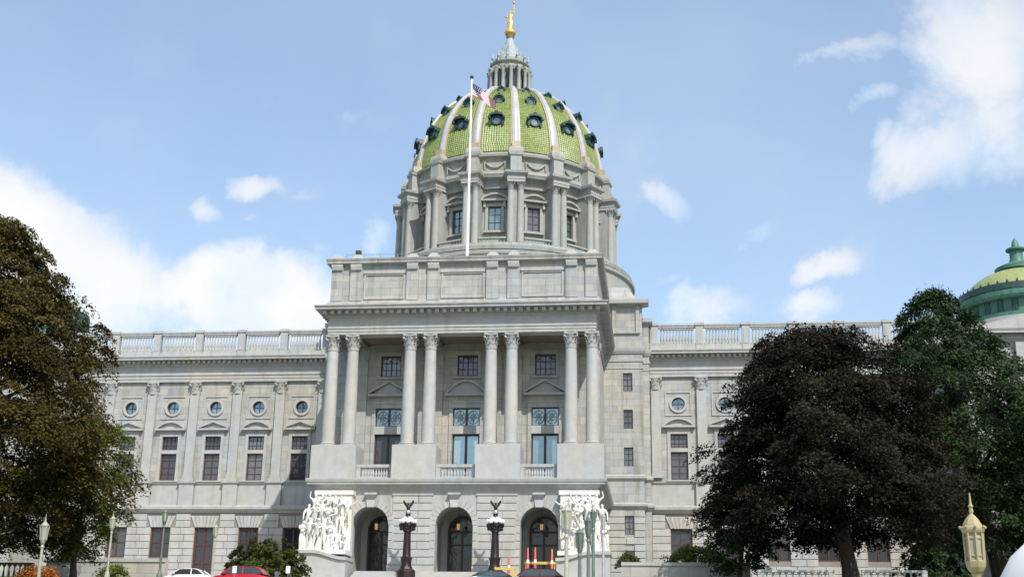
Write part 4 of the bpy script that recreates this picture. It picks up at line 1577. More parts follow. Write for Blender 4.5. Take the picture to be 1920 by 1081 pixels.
def rib_mesh():
    mb = MB()
    rings = []
    n = 30
    for j in range(n + 1):
        t = SL * j / n
        r, z = dome_at(t)
        (ra, za), (rb, zb) = dome_at(max(0, t - 0.3)), dome_at(min(SL, t + 0.3))
        dx, dz = rb - ra, zb - za
        L = math.hypot(dx, dz)
        nr, nz = dz / L, -dx / L
        w = 0.62 - 0.28 * j / n
        ring = []
        for (u, o) in ((-1.0, -0.08), (-1.0, 0.16), (-0.72, 0.18), (-0.66, 0.30), (-0.2, 0.40), (0.2, 0.40), (0.66, 0.30), (0.72, 0.18), (1.0, 0.16), (1.0, -0.08)):
            ring.append((u * w, -(r + nr * o), z + nz * o))
        rings.append(ring)
    m = len(rings[0])
    vs = [p for q in rings for p in q]
    for i in range(n):
        for k in range(m - 1):
            mb.mi = 1 if k in (0, 1, 7, 8) else 0
            o = len(mb.v)
            mb.add([rings[i][k], rings[i][k + 1], rings[i + 1][k + 1], rings[i + 1][k]], [(0, 1, 2, 3)])
    mb.mi = 1
    mb.box(-0.5, 0.5, -13.62, -13.0, 53.95, 54.9)
    return mb.mesh('rib', ['rib', 'goldrib'])


rib = rib_mesh()
for k in range(16):
    g = inst('roof_tile', gore, DOME, rz=math.radians(22.5 * k))
    kind(g, 'stuff')
    inst('rib', rib, DOME, rz=math.radians(11.25 + 22.5 * k))


def dormer_meshes(sc, crown):
    """round dormer with hood; axis along -Y, centre at origin"""
    mb = MB()
    N = 20
    for (ra, rb, y0, y1) in ((0.52, 0.74, -0.42, 0.7), (0.70, 0.84, -0.30, 0.7)):
        for k in range(N):
            a0, a1 = 2 * PI * k / N, 2 * PI * (k + 1) / N
            mb.prism([(ra * sc * math.cos(a0), ra * sc * math.sin(a0)), (rb * sc * math.cos(a0), rb * sc * math.sin(a0)), (rb * sc * math.cos(a1), rb * sc * math.sin(a1)), (ra * sc * math.cos(a1), ra * sc * math.sin(a1))], y0 * sc, y1 * sc)
    fr = mb.mesh('dormer_window', 'darkcopper', True)
    pane = MB().add([(0.55 * sc * math.cos(2 * PI * k / N), -0.22 * sc, 0.55 * sc * math.sin(2 * PI * k / N)) for k in range(N)], [tuple(range(N))]).mesh('pane', 'dormpane')
    mb = MB()
    if crown:
        top = []
        for k in range(17):
            u = -1 + 2 * k / 16
            top.append((u * 1.15 * sc, (0.55 + 0.62 * (1 - u * u) ** 0.5 - 0.35 * max(0, abs(u) - 0.75)) * sc))
        for a, b in zip(top[:-1], top[1:]):
            mb.prism([a, b, (b[0], b[1] - 0.34 * sc), (a[0], a[1] - 0.34 * sc)], -0.85 * sc, 0.9 * sc)
        for s in (-1, 1):
            mb.ball((s * 1.05 * sc, -0.6 * sc, 0.35 * sc), 0.26 * sc, 10, 6)
            mb.box(s * 0.92 * sc - 0.13 * sc, s * 0.92 * sc + 0.13 * sc, -0.5 * sc, 0.6 * sc, -0.75 * sc, 0.4 * sc)
        mb.ball((0, -0.6 * sc, 1.30 * sc), 0.22 * sc, 10, 6)
    else:
        for k in range(10):
            a0, a1 = PI * k / 10, PI * (k + 1) / 10
            mb.prism([(0.80 * sc * math.cos(a0), 0.80 * sc * math.sin(a0)), (1.06 * sc * math.cos(a0), 1.06 * sc * math.sin(a0)), (1.06 * sc * math.cos(a1), 1.06 * sc * math.sin(a1)), (0.80 * sc * math.cos(a1), 0.80 * sc * math.sin(a1))], -0.6 * sc, 0.8 * sc)
        mb.ball((0, -0.5 * sc, 1.12 * sc), 0.2 * sc, 8, 6)
    hood = mb.mesh('hood', 'darkcopper', True)
    return fr, pane, hood


for (z, sc, crown) in ((58.2, 0.88, True), (61.9, 0.76, False), (64.4, 0.52, False)):
    fr, pane, hood = dormer_meshes(sc, crown)
    r = float(np.interp(z, _pz, _pr))
    for k in range(16):
        a = 22.5 * k
        if not vis(a):
            continue
        t = math.radians(a)
        d = inst('dormer_window', fr, CAP, ((r + 0.05) * math.sin(t), DYC - (r + 0.05) * math.cos(t), z), t)
        inst('pane', pane, d)
        inst('hood', hood, d)

# lantern on the dome
mb = MB()
mb.lathe([(4.0, 66.3), (4.1, 66.6), (3.6, 66.8), (3.35, 66.95), (3.35, 67.25), (2.1, 67.3), (2.1, 70.7), (2.45, 70.75), (2.5, 71.2), (2.4, 71.3), (2.45, 71.7), (2.75, 71.85), (2.8, 72.0), (2.5, 72.1), (2.4, 72.6), (2.1, 72.75)], 48)
LAN = mb.build('lantern', 'drum', CAP, DC, smooth=True, ang=30)
lc = MB()
lc.box(-0.32, 0.32, -0.32, 0.32, 67.2, 67.45)
lc.lathe([(0.29, 67.45), (0.27, 67.7), (0.23, 70.3), (0.33, 70.5), (0.36, 70.8)], 12)
lc.box(-0.36, 0.36, -0.36, 0.6, 70.8, 71.1)
lc_me = lc.mesh('lantern_column', 'drumcol', True)
li = MB().add([(-0.22, -2.23, 68.0), (0.22, -2.23, 68.0), (0.22, -2.23, 70.3), (-0.22, -2.23, 70.3)], [(0, 1, 2, 3)]).mesh('pane', 'darkpane')
for k in range(16):
    t = math.radians(11.25 + 22.5 * k)
    inst('lantern_column', lc_me, LAN, (2.85 * math.sin(t), -2.85 * math.cos(t), 0), t)
    inst('pane', li, LAN, rz=math.radians(22.5 * k))
mb = MB()
mb.lathe([(2.1, 72.6), (2.0, 73.0), (1.8, 73.15), (1.75, 73.6), (1.55, 73.75), (1.5, 74.3), (1.15, 74.5), (1.05, 75.1), (0.8, 75.3), (0.6, 76.1), (0.45, 76.5), (0.62, 76.75), (0.5, 76.85)], 16, wob=lambda a, k: 1 + (0.08 * math.cos(a * 8) if 1 < k < 9 else 0))
mb.build('spire', 'spire', LAN, smooth=True)
for k in range(12):
    a = 2 * PI * k / 12
    mb = MB()
    mb.lathe([(0.16, 72.05), (0.10, 72.5), (0.24, 72.75), (0.10, 73.05), (0.14, 73.25), (0.02, 73.6)], 8, 2.6 * math.sin(a), -2.6 * math.cos(a))
    mb.build('finial', 'spire', LAN, smooth=True)


# ================================================================== FIGURES
def figure_mesh(name, J, mat, R=None, sub=1):
    """a body as one skin: J maps joint name to position (metres, figure about 1.8 tall)"""
    rad = dict(pelvis=0.16, waist=0.135, chest=0.17, neck=0.065, head=0.105, crown=0.085, shl=0.085, ell=0.058, hal=0.045, fil=0.03, shr=0.085, elr=0.058, har=0.045, fir=0.03,
               hipl=0.12, knl=0.085, anl=0.055, tol=0.045, hipr=0.12, knr=0.085, anr=0.055, tor=0.045)
    if R:
        rad.update(R)
    E = [('pelvis', 'waist'), ('waist', 'chest'), ('chest', 'neck'), ('neck', 'head'), ('head', 'crown'), ('chest', 'shl'), ('shl', 'ell'), ('ell', 'hal'), ('hal', 'fil'), ('chest', 'shr'), ('shr', 'elr'), ('elr', 'har'), ('har', 'fir'),
         ('pelvis', 'hipl'), ('hipl', 'knl'), ('knl', 'anl'), ('anl', 'tol'), ('pelvis', 'hipr'), ('hipr', 'knr'), ('knr', 'anr'), ('anr', 'tor')]
    keys = list(J)
    me = bpy.data.meshes.new(name)
    me.from_pydata([J[k] for k in keys], [(keys.index(a), keys.index(b)) for a, b in E], [])
    ob = bpy.data.objects.new(name, me)
    COL.objects.link(ob)
    md = ob.modifiers.new('skin', 'SKIN')
    md.use_smooth_shade = True
    md.branch_smoothing = 0.4
    for k, sv in zip(keys, me.skin_vertices[0].data):
        sv.radius = (rad[k], rad[k])
        sv.use_root = (k == 'pelvis')
    sm = ob.modifiers.new('sub', 'SUBSURF')
    sm.levels = sm.render_levels = sub
    dg = bpy.context.evaluated_depsgraph_get()
    out = bpy.data.meshes.new_from_object(ob.evaluated_get(dg))
    bpy.data.objects.remove(ob)
    bpy.data.meshes.remove(me)
    out.name = name
    out.materials.clear()
    out.materials.append(MAT[mat])
    out.polygons.foreach_set('use_smooth', [True] * len(out.polygons))
    return out


def pose(lean=0, arml=(0.2, 0, -0.9), arml2=(0.1, -0.2, -0.9), armr=(-0.2, 0, -0.9), armr2=(-0.1, -0.2, -0.9), legl=(0.05, -0.05, -1), legl2=(0, 0.05, -1), legr=(-0.05, 0.05, -1), legr2=(0, 0.1, -1), bend=(0, 0), headd=(0, -0.1, 1), pz=0.95):
    def n(v, l):
        return Vector(v).normalized() * l
    J = {}
    J['pelvis'] = Vector((0, 0, pz))
    up = Vector((bend[0], bend[1], 1)).normalized()
    J['waist'] = J['pelvis'] + up * 0.20
    J['chest'] = J['waist'] + (up + Vector((bend[0] * 0.4, bend[1] * 0.4, 0))).normalized() * 0.25
    J['neck'] = J['chest'] + up * 0.17
    J['head'] = J['neck'] + n(headd, 0.13)
    J['crown'] = J['head'] + n(headd, 0.11)
    for s, k, a, b in ((1, 'l', arml, arml2), (-1, 'r', armr, armr2)):
        sh = J['chest'] + Vector((0.19 * s, 0, 0.06))
        J['sh' + k] = sh
        J['el' + k] = sh + n(a, 0.29)
        J['ha' + k] = J['el' + k] + n(b, 0.26)
        J['fi' + k] = J['ha' + k] + n(b, 0.12)
    for s, k, a, b in ((1, 'l', legl, legl2), (-1, 'r', legr, legr2)):
        h = J['pelvis'] + Vector((0.10 * s, 0, -0.06))
        J['hip' + k] = h
        J['kn' + k] = h + n(a, 0.43)
        J['an' + k] = J['kn' + k] + n(b, 0.40)
        J['to' + k] = J['an' + k] + Vector((0.02 * s, -0.15, -0.04))
    return {k: tuple(v) for k, v in J.items()}


# gilded statue on the dome: robed woman, right arm raised, garlanded staff in the other hand
STZ = 77.75
st = tag(empty('statue', (0, DYC, 76.85)), 'gilded robed statue with one arm raised on a gold ball above the dome', 'statue')
mb = MB()
mb.ball((0, 0, 0.60), 0.82, 20, 12, 0.72)
mb.lathe([(0.42, 0), (0.5, 0.08), (0.42, 0.16)], 16)
mb.build('ball', 'gold', st, smooth=True)
sb = figure_mesh('robed_figure', pose(arml=(0.4, -0.2, 0.9), arml2=(0.12, -0.15, 1), armr=(-0.35, -0.1, -0.8), armr2=(-0.4, -0.5, 0.1), legr=(-0.04, -0.12, -1)), 'gold', dict(pelvis=0.20, hipl=0.17, hipr=0.17, knl=0.15, knr=0.15, anl=0.13, anr=0.13, chest=0.18))
o = inst('robed_figure', sb, st, (0, 0, 1.08), 0, (1.62, 1.62, 1.62))
mb = MB()
mb.lathe([(0.40, 1.1), (0.36, 1.6), (0.33, 2.1), (0.27, 2.55), (0.25, 2.75)], 20, wob=lambda a, k: 1 + 0.09 * math.sin(a * 9 + k))
mb.build('robe', 'gold', st, smooth=True)
mb = MB()
mb.tube([(0.40, -0.18, 3.75), (0.48, -0.26, 4.4), (0.52, -0.30, 5.3)], [0.05, 0.05, 0.04], 6)
mb.ball((0.5, -0.3, 5.25), 0.2, 8, 6)
mb.build('garland', 'gold', st, smooth=True)

# flagpole with the flag
fp = tag(empty('flagpole', (0.1, 1.6, 32.3)), 'tall white flagpole on the portico roof flying the stars and stripes', 'flagpole')
mb = MB()
mb.tube([(0, 0, 0), (0, 0, 10), (0.0, 0, 21.0)], [0.17, 0.14, 0.09], 12)
mb.lathe([(0.4, 0), (0.4, 0.15), (0.22, 0.3)], 12)
mb.build('pole', 'white', fp, smooth=True)
mb = MB()
mb.ball((0, 0, 21.2), 0.22, 12, 8)
mb.build('finial', 'darkcopper', fp, smooth=True)


def flag_mat():
    m, nt, b = new_mat('flag_cloth')
    uv = nd(nt, 'ShaderNodeUVMap')
    sep = nd(nt, 'ShaderNodeSeparateXYZ')
    nt.links.new(uv.outputs[0], sep.inputs[0])
    u, v = sep.outputs['X'], sep.outputs['Y']
    st_ = mth(nt, 'GREATER_THAN', mth(nt, 'MODULO', mth(nt, 'MULTIPLY', v, 13.0), 2.0), 1.0)
    c = mixrgb(nt, st_, (0.55, 0.035, 0.06), (0.82, 0.80, 0.80))
    canton = mth(nt, 'MULTIPLY', mth(nt, 'LESS_THAN', u, 0.40), mth(nt, 'GREATER_THAN', v, 6.0 / 13))
    fu = mth(nt, 'SUBTRACT', mth(nt, 'FRACT', mth(nt, 'MULTIPLY', u, 15.0)), 0.5)
    fv = mth(nt, 'SUBTRACT', mth(nt, 'FRACT', mth(nt, 'MULTIPLY', v, 9.3)), 0.5)
    d = mth(nt, 'ADD', mth(nt, 'MULTIPLY', fu, fu), mth(nt, 'MULTIPLY', fv, fv))
    star = mth(nt, 'LESS_THAN', d, 0.05)
    cc = mixrgb(nt, star, (0.02, 0.035, 0.14), (0.8, 0.8, 0.8))
    c = mixrgb(nt, canton, c, cc)
    nt.links.new(c, b.inputs['Base Color'])
    b.inputs['Roughness'].default_value = 0.8
    return m


FM = flag_mat()
U, V = 28, 14
vs, fs, uvs = [], [], []
for i in range(U + 1):
    for j in range(V + 1):
        u, v = i / U, j / V
        # slack flag: fly droops, folds in depth
        x = 0.10 + 2.65 * u
        z = 20.55 - 2.55 * (u ** 1.02) - (1 - v) * (1.55 - 0.75 * u)
        y = 0.45 * math.sin(u * 9 + v * 2.5) * (0.2 + u * 0.8) * 0.6 - 0.25 * u
        vs.append((x + 0.10 * math.sin(v * 5 + u * 6), y, z))
for i in range(U):
    for j in range(V):
        fs.append((i * (V + 1) + j, (i + 1) * (V + 1) + j, (i + 1) * (V + 1) + j + 1, i * (V + 1) + j + 1))
me = bpy.data.meshes.new('flag')
me.from_pydata(vs, [], fs)
uvl = me.uv_layers.new(name='UVMap')
for l in me.loops:
    i, j = divmod(l.vertex_index, V + 1)
    uvl.data[l.index].uv = (i / U, j / V)
me.materials.append(FM)
me.polygons.foreach_set('use_smooth', [True] * len(me.polygons))
inst('flag', me, fp)

# marble groups beside the entrance
POSES = [
    pose(),
    pose(arml=(0.5, -0.4, 0.6), arml2=(0.3, -0.3, 0.9), armr=(-0.4, -0.2, -0.7), legl=(0.1, -0.4, -0.9), legl2=(0, 0.2, -1)),
    pose(bend=(0.15, -0.35), arml=(0.2, -0.7, -0.5), arml2=(-0.3, -0.6, -0.2), armr=(-0.3, -0.6, -0.4), armr2=(0.3, -0.6, 0.2), headd=(0.1, -0.5, 0.8)),
    pose(pz=0.55, legl=(0.2, -0.9, 0.25), legl2=(0, 0.15, -1), legr=(-0.2, -0.5, -0.6), legr2=(0, 0.8, -0.3), arml=(0.4, -0.5, -0.3), arml2=(0, -0.7, 0.3), headd=(-0.3, -0.3, 0.9)),
    pose(arml=(0.15, -0.5, -0.6), arml2=(-0.6, -0.5, 0.3), armr=(-0.1, -0.5, -0.5), armr2=(0.6, -0.4, 0.2), headd=(0.25, -0.3, 0.9), legr=(-0.1, -0.25, -1)),
    pose(arml=(0.9, 0, 0.2), arml2=(0.7, 0, 0.6), armr=(-0.6, 0.1, 0.5), armr2=(0.2, -0.1, 0.9), headd=(0.2, -0.1, 1)),
]
FIGM = [figure_mesh('carved_figure', p, 'marble') for p in POSES]


def drape(mb, x, y, z, h, r):
    mb.lathe([(r, z), (r * 0.95, z + h * 0.4), (r * 0.7, z + h * 0.8), (r * 0.45, z + h)], 12, x, y, wob=lambda a, k: 1 + 0.16 * math.sin(a * 5 + k * 1.3))


def marble_group(label, cx, mirror, seed):
    r_ = random.Random(seed)
    g = tag(empty('marble_sculpture_group', (cx, -3.0, -0.75)), label, 'sculpture', 'marble groups flanking the entrance')
    m = mirror
    mb = MB()       # stele behind the figures; local z=0 at pedestal foot, 0.75 below the paving datum
    z0 = 2.6
    xs0, xs1 = sorted((m * -1.55, m * 2.15))
    mb.loft([[(xs0, 0.55, z0), (xs1, 0.55, z0), (xs1, 1.55, z0), (xs0, 1.55, z0)], [(xs0 + 0.08, 0.6, 8.0), (xs1 - 0.05, 0.6, 8.0), (xs1 - 0.05, 1.55, 8.0), (xs0 + 0.08, 1.55, 8.0)]])
    mb.box(xs0 - 0.08, xs1 + 0.08, 0.48, 1.56, 8.003, 8.42)
    mb.build('stele', 'marble', g)
    mb = MB()
    for (x, y, z, h, r) in ((m * 0.4, -0.1, z0, 2.2, 1.0), (m * -1.0, 0.2, z0, 2.6, 0.9), (m * 1.3, 0.3, z0, 1.6, 0.7), (m * -1.9, -0.1, z0, 1.2, 0.7)):
        drape(mb, x, y, z, h, r)
    mb.build('carved_rock', 'marble', g, smooth=True, ang=60)
    spots = [(-2.2, -0.75, z0, 1.55, 4, 20), (-1.55, -0.95, z0, 1.7, 0, -15), (-0.8, -1.0, z0, 1.7, 2, 10), (-0.1, -1.1, z0, 1.6, 1, -20), (0.6, -1.0, z0, 1.5, 4, 15), (1.15, -0.9, z0, 1.35, 3, 30), (1.75, -0.6, z0, 1.25, 3, -25),
             (-1.9, -0.15, z0 + 1.45, 1.65, 1, 30), (-1.25, -0.4, z0 + 1.7, 1.6, 2, 5), (-0.6, -0.35, z0 + 1.85, 1.65, 5, -10), (0.1, -0.4, z0 + 1.6, 1.6, 4, 15), (0.75, -0.15, z0 + 1.45, 1.5, 2, -30), (1.4, 0.0, z0 + 1.1, 1.4, 1, 10),
             (-1.4, 0.3, z0 + 2.7, 1.5, 5, 0), (-0.75, 0.35, z0 + 2.85, 1.45, 0, 20), (-0.1, 0.35, z0 + 2.9, 1.45, 4, 0), (0.55, 0.38, z0 + 2.8, 1.4, 1, 10), (1.1, 0.4, z0 + 2.7, 1.35, 2, -10), (1.7, 0.42, z0 + 2.5, 1.3, 5, -10)]
    for (x, y, z, sc, k, rot) in spots:
        o = inst('carved_figure', FIGM[k], g, (m * x + r_.uniform(-0.06, 0.06), y, z), math.radians(rot * m + r_.uniform(-12, 12)), (sc * m, sc, sc))
    mb = MB()
    for (x, y, z, h, r) in ((m * -2.1, -0.75, z0, 1.3, 0.34), (m * -1.35, -0.85, z0, 1.15, 0.36), (m * -0.5, -0.95, z0, 1.25, 0.36), (m * 0.3, -0.95, z0, 0.9, 0.34), (m * 1.1, -0.8, z0, 0.6, 0.5)):
        drape(mb, x, y, z, h, r)
    mb.build('drapery', 'marble', g, smooth=True, ang=60)
    # curved pedestal with a ledge that steps down towards the steps
    N = 16
    top = []
    for k in range(N + 1):
        u = k / N
        x = -2.75 + 5.1 * u
        sm = max(0, min(1, (u - 0.35) / 0.6))
        z = 2.56 - 0.62 * (sm * sm * (3 - 2 * sm))
        top.append((m * x, z))
    mb = MB()
    for a, b in zip(top[:-1], top[1:]):
        mb.prism([(a[0], a[1] - 0.30), (b[0], b[1] - 0.30), (b[0], b[1]), (a[0], a[1])], -1.75, 1.5)
    mb.box(min(m * -2.7, m * 2.3), max(m * -2.7, m * 2.3), -1.55, 1.45, 2.2, 2.62) if False else None
    mb.build('ledge', 'column', g)
    mb = MB()
    poly = [(a[0] * 0.97, a[1] - 0.303) for a in top]
    mb.prism([(poly[0][0], 0.0)] + poly + [(poly[-1][0], 0.0)], -1.55, 1.45)
    xo = m * 2.3
    mb.build('pedestal', 'column', g)
    mb = MB()
    mb.box(min(m * -2.4, m * 2.2), max(m * -2.4, m * 2.2), -1.4, 1.4, 2.2, 2.6)
    mb.build('plinth', 'marble', g)
    return g


marble_group('white marble sculpture group of crowded figures left of the arched entrance', -12.0, 1, 1)
marble_group('white marble sculpture group partly hidden by street lamps right of the arched entrance', 12.45, -1, 2)

# entrance steps
es = tag(empty('entrance_steps', (0, -3, -0.75)), 'wide low stone steps in front of the three entrance arches', 'steps')
for k in range(5):
    mb = MB()
    mb.box(-9.2, 9.2, -1.4 + k * 0.38, 1.68, k * 0.15 + 0.002, (k + 1) * 0.15)
    mb.build('step', 'column', es)


# bronze lamp standards with globes and an eagle
def lamp_standard(label, x):
    L = tag(empty('globe_lamp_standard', (x, -4.6, -0.85)), label, 'lamp', 'bronze globe lamps before the entrance')
    mb = MB()
    mb.lathe([(0.88, 0), (0.88, 0.75), (0.80, 0.85), (0.62, 0.95), (0.55, 1.1)], 8)
    mb.build('base', 'bronze', L)
    mb = MB()
    mb.lathe([(0.55, 1.1), (0.45, 1.35), (0.50, 1.8), (0.58, 1.95), (0.46, 2.05), (0.40, 2.1), (0.37, 2.2), (0.33, 3.6), (0.30, 4.3), (0.42, 4.4), (0.38, 4.5)], 24, wob=lambda a, k: 1 + (0.05 * math.cos(a * 12) if 5 < k < 9 else 0))
    mb.build('post', 'bronze', L, smooth=True)
    mb = MB()
    mb.lathe([(0.30, 4.3), (0.50, 4.6), (0.62, 4.95), (0.50, 5.2), (0.30, 5.5), (0.22, 6.0)], 20)
    for k in range(8):
        a = 2 * PI * k / 8
        c, s = math.sin(a), -math.cos(a)
        mb.tube([(0.4 * c, 0.4 * s, 4.6), (0.62 * c, 0.62 * s, 4.62), (0.74 * c, 0.74 * s, 4.85), (0.70 * c, 0.70 * s, 5.1)], [0.09, 0.08, 0.09, 0.14], 6)
        mb.ball((0.62 * c, 0.62 * s, 4.62), 0.15, 8, 6)
    mb.build('branch_bowl', 'bronze', L, smooth=True)
    gm = MB()
    gm.ball((0, 0, 0), 0.24, 14, 10)
    gme = gm.mesh('globe', 'globe', True)
    for k in range(8):
        a = 2 * PI * (k + 0.25) / 8
        inst('globe', gme, L, (0.64 * math.sin(a), -0.64 * math.cos(a), 5.33))
    for k in range(4):
        a = 2 * PI * (k + 0.5) / 4
        inst('globe', gme, L, (0.28 * math.sin(a), -0.28 * math.cos(a), 5.55), 0, (0.9, 0.9, 0.9))
    mb = MB()
    mb.ball((0, 0, 6.18), 0.26, 10, 8)
    mb.lathe([(0.16, 5.8), (0.16, 6.0), (0.34, 6.05), (0.34, 6.12)], 12)
    mb.build('crown_ball', 'rim', L, smooth=True)
    mb = MB()      # eagle with lifted wings
    mb.ball((0, 0, 6.62), 0.19, 8, 8, 1.5)
    mb.ball((0, -0.08, 6.95), 0.10, 8, 6)
    mb.tube([(0, -0.12, 6.95), (0, -0.26, 6.92)], [0.05, 0.015], 5)
    for s in (-1, 1):
        prof = [(s * 0.06, 6.55), (s * 0.30, 6.75), (s * 0.52, 7.10), (s * 0.50, 7.32), (s * 0.36, 7.22), (s * 0.22, 7.0), (s * 0.08, 6.85)]
        mb.prism(prof, -0.07, 0.07)
    mb.prism([(-0.14, 6.35), (0.14, 6.35), (0.08, 6.6), (-0.08, 6.6)], -0.06, 0.06)
    mb.build('eagle', 'bronze', L)
    return L


lamp_standard('dark bronze lamp post with white globes and eagle between left and middle arches', -3.86)
lamp_standard('dark bronze lamp post with white globes and eagle between middle and right arches', 4.46)

# lanterns hanging in the arches
for x, where in zip(ARX, ('left', 'middle', 'right')):
    L = tag(empty('hanging_lantern', (x, 1.4, 3.9)), 'small amber lantern hanging in the %s entrance arch' % where, 'lantern', 'lanterns hanging in the entrance arches')
    mb = MB()
    mb.lathe([(0.04, 0.25), (0.14, 0.32), (0.18, 0.38), (0.19, 0.40)], 8)
    mb.lathe([(0.22, 1.0), (0.20, 1.1), (0.10, 1.4), (0.05, 1.5)], 8)
    for k in range(8):
        a = 2 * PI * k / 8
        mb.tube([(0.185 * math.sin(a), 0.185 * math.cos(a), 0.40), (0.21 * math.sin(a), 0.21 * math.cos(a), 1.0)], [0.02, 0.02], 4)
    mb.build('cage', 'frame', L)
    mb = MB()
    mb.lathe([(0.15, 0.41), (0.175, 0.99)], 8)
    mb.build('glass', 'amber', L)
    mb = MB()
    mb.tube([(0, 0, 1.5), (0, 0, 2.6)], [0.03, 0.03], 5)
    mb.build('chain', 'frame', L)


# ================================================================== STREET LAMPS
def street_lamp(label, x, y, ztop, zbot, kindm='lampmetal', glassm='lampglass', finial=True, sides=6, flare=1.0):
    """post lamp: lantern between zbot and ztop"""
    zg = ground_z(y)
    h = ztop - zbot
    L = tag(empty('street_lamp', (x, y, zg)), label, 'street lamp', 'park lanterns on posts')
    zb, zt = zbot - zg, ztop - zg
    mb = MB()
    mb.lathe([(0.20, 0), (0.20, 0.25), (0.14, 0.45), (0.09, 0.6), (0.085, 0.9), (0.065, zb - 0.35), (0.06, zb - 0.3), (0.10, zb - 0.22), (0.06, zb - 0.12), (0.12, zb)], 12)
    mb.build('post', kindm, L, smooth=True)
    w = h * 0.19 * flare
    mb = MB()
    mb.lathe([(0.10, zb), (w * 0.72, zb + 0.08 * h), (w * 0.76, zb + 0.14 * h)], sides)
    mb.lathe([(w * 1.12, zt - 0.24 * h), (w * 1.20, zt - 0.20 * h), (w * 1.0, zt - 0.16 * h), (w * 0.5, zt - 0.05 * h), (w * 0.22, zt)], sides)
    for k in range(sides):
        a = 2 * PI * k / sides
        mb.tube([(w * 0.74 * math.sin(a), -w * 0.74 * math.cos(a), zb + 0.12 * h), (w * 1.04 * math.sin(a), -w * 1.04 * math.cos(a), zt - 0.22 * h)], [0.03, 0.03], 4)
    mb.build('lantern_frame', kindm, L)
    mb = MB()
    mb.lathe([(w * 0.68, zb + 0.13 * h), (w * 0.98, zt - 0.23 * h)], sides)
    mb.build('lantern_glass', glassm, L)
    if finial:
        mb = MB()
        mb.lathe([(0.06, zt), (0.03, zt + 0.06), (0.055, zt + 0.11), (0.02, zt + 0.15), (0.012, zt + 0.36)], 8)
        mb.build('finial', kindm, L, smooth=True)
    return L


street_lamp('pale park lantern in front of the brown-leaved tree at the left edge', -9.25, -64, -2.05, -3.02, 'lampmetal', 'lampglass', True)
street_lamp('sage park lantern beside the left tree, near the first ground window', -18.2, -37, 1.25, 0.33, 'lampmetal', 'lampglass', True)
street_lamp('dark park lantern before the left wing, between two ground windows', -14.45, -37, 1.72, 0.75, 'lampdark', 'lampglass', False)
street_lamp('slim park lantern by the tall ground floor door of the left wing', -15.1, -25, 1.95, 1.0, 'lampmetal', 'lampglass', True)
street_lamp('largest olive lantern of the cluster before the right sculpture group', 16.19, -74, -2.5, -3.42, 'lampmetal', 'lampglass', False, 6, 1.15)
street_lamp('lowest dark green lantern of the cluster before the right sculpture group', 16.43, -70, -2.92, -3.78, 'lampdark', 'lampdark', False, 6, 1.05)
street_lamp('dark green lantern in the middle of the cluster before the right sculpture group', 16.55, -66, -2.02, -2.82, 'lampdark', 'lampdark', False, 6, 1.1)
street_lamp('topmost grey green lantern of the cluster before the right sculpture group', 16.45, -60, -0.96, -1.72, 'lampdark', 'lampdark', False)
street_lamp('pale bluish lantern at the right of the cluster before the right sculpture group', 16.75, -56, -0.72, -1.45, 'rim', 'lampglass', False)
L = tag(empty('street_lamp', (25.36, -96, ground_z(-96))), 'large cream octagonal lantern with spiked cap near the right edge', 'street lamp', 'park lanterns on posts')
zo = -6.35 - ground_z(-96)
mb = MB()
mb.lathe([(0.22, 0), (0.22, 0.3), (0.14, 0.5), (0.09, 0.7), (0.085, 1.0), (0.07, zo - 0.35), (0.11, zo - 0.3), (0.07, zo - 0.22), (0.075, zo - 0.10), (0.10, zo - 0.06)], 16)
mb.build('post', 'lampcream', L, smooth=True)
mb = MB()
mb.lathe([(0.08, zo - 0.06), (0.13, zo - 0.02), (0.17, zo + 0.05), (0.185, zo + 0.12), (0.19, zo + 0.16), (0.165, zo + 0.18)], 8)
mb.lathe([(0.175, zo + 0.66), (0.20, zo + 0.69), (0.215, zo + 0.73), (0.215, zo + 0.77), (0.18, zo + 0.80), (0.17, zo + 0.84), (0.12, zo + 0.93), (0.06, zo + 1.0), (0.03, zo + 1.03)], 8)
for k in range(8):
    a = 2 * PI * k / 8
    mb.tube([(0.165 * math.sin(a), -0.165 * math.cos(a), zo + 0.17), (0.175 * math.sin(a), -0.175 * math.cos(a), zo + 0.67)], [0.022, 0.022], 6)
    mb.ball((0.225 * math.sin(a), -0.225 * math.cos(a), zo + 0.78), 0.03, 6, 4)
mb.lathe([(0.160, zo + 0.56), (0.168, zo + 0.57), (0.168, zo + 0.60), (0.160, zo + 0.61)], 8)
mb.lathe([(0.155, zo + 0.24), (0.163, zo + 0.25), (0.163, zo + 0.27), (0.155, zo + 0.28)], 8)
mb.build('lantern_frame', 'lampcream', L)
MB().lathe([(0.145, zo + 0.18), (0.15, zo + 0.66)], 8).build('lantern_glass', 'lampglass', L)
mb = MB()
mb.lathe([(0.03, zo + 1.03), (0.045, zo + 1.08), (0.03, zo + 1.13), (0.05, zo + 1.17), (0.022, zo + 1.22), (0.012, zo + 1.42)], 8)
mb.build('finial', 'lampcream', L, smooth=True)


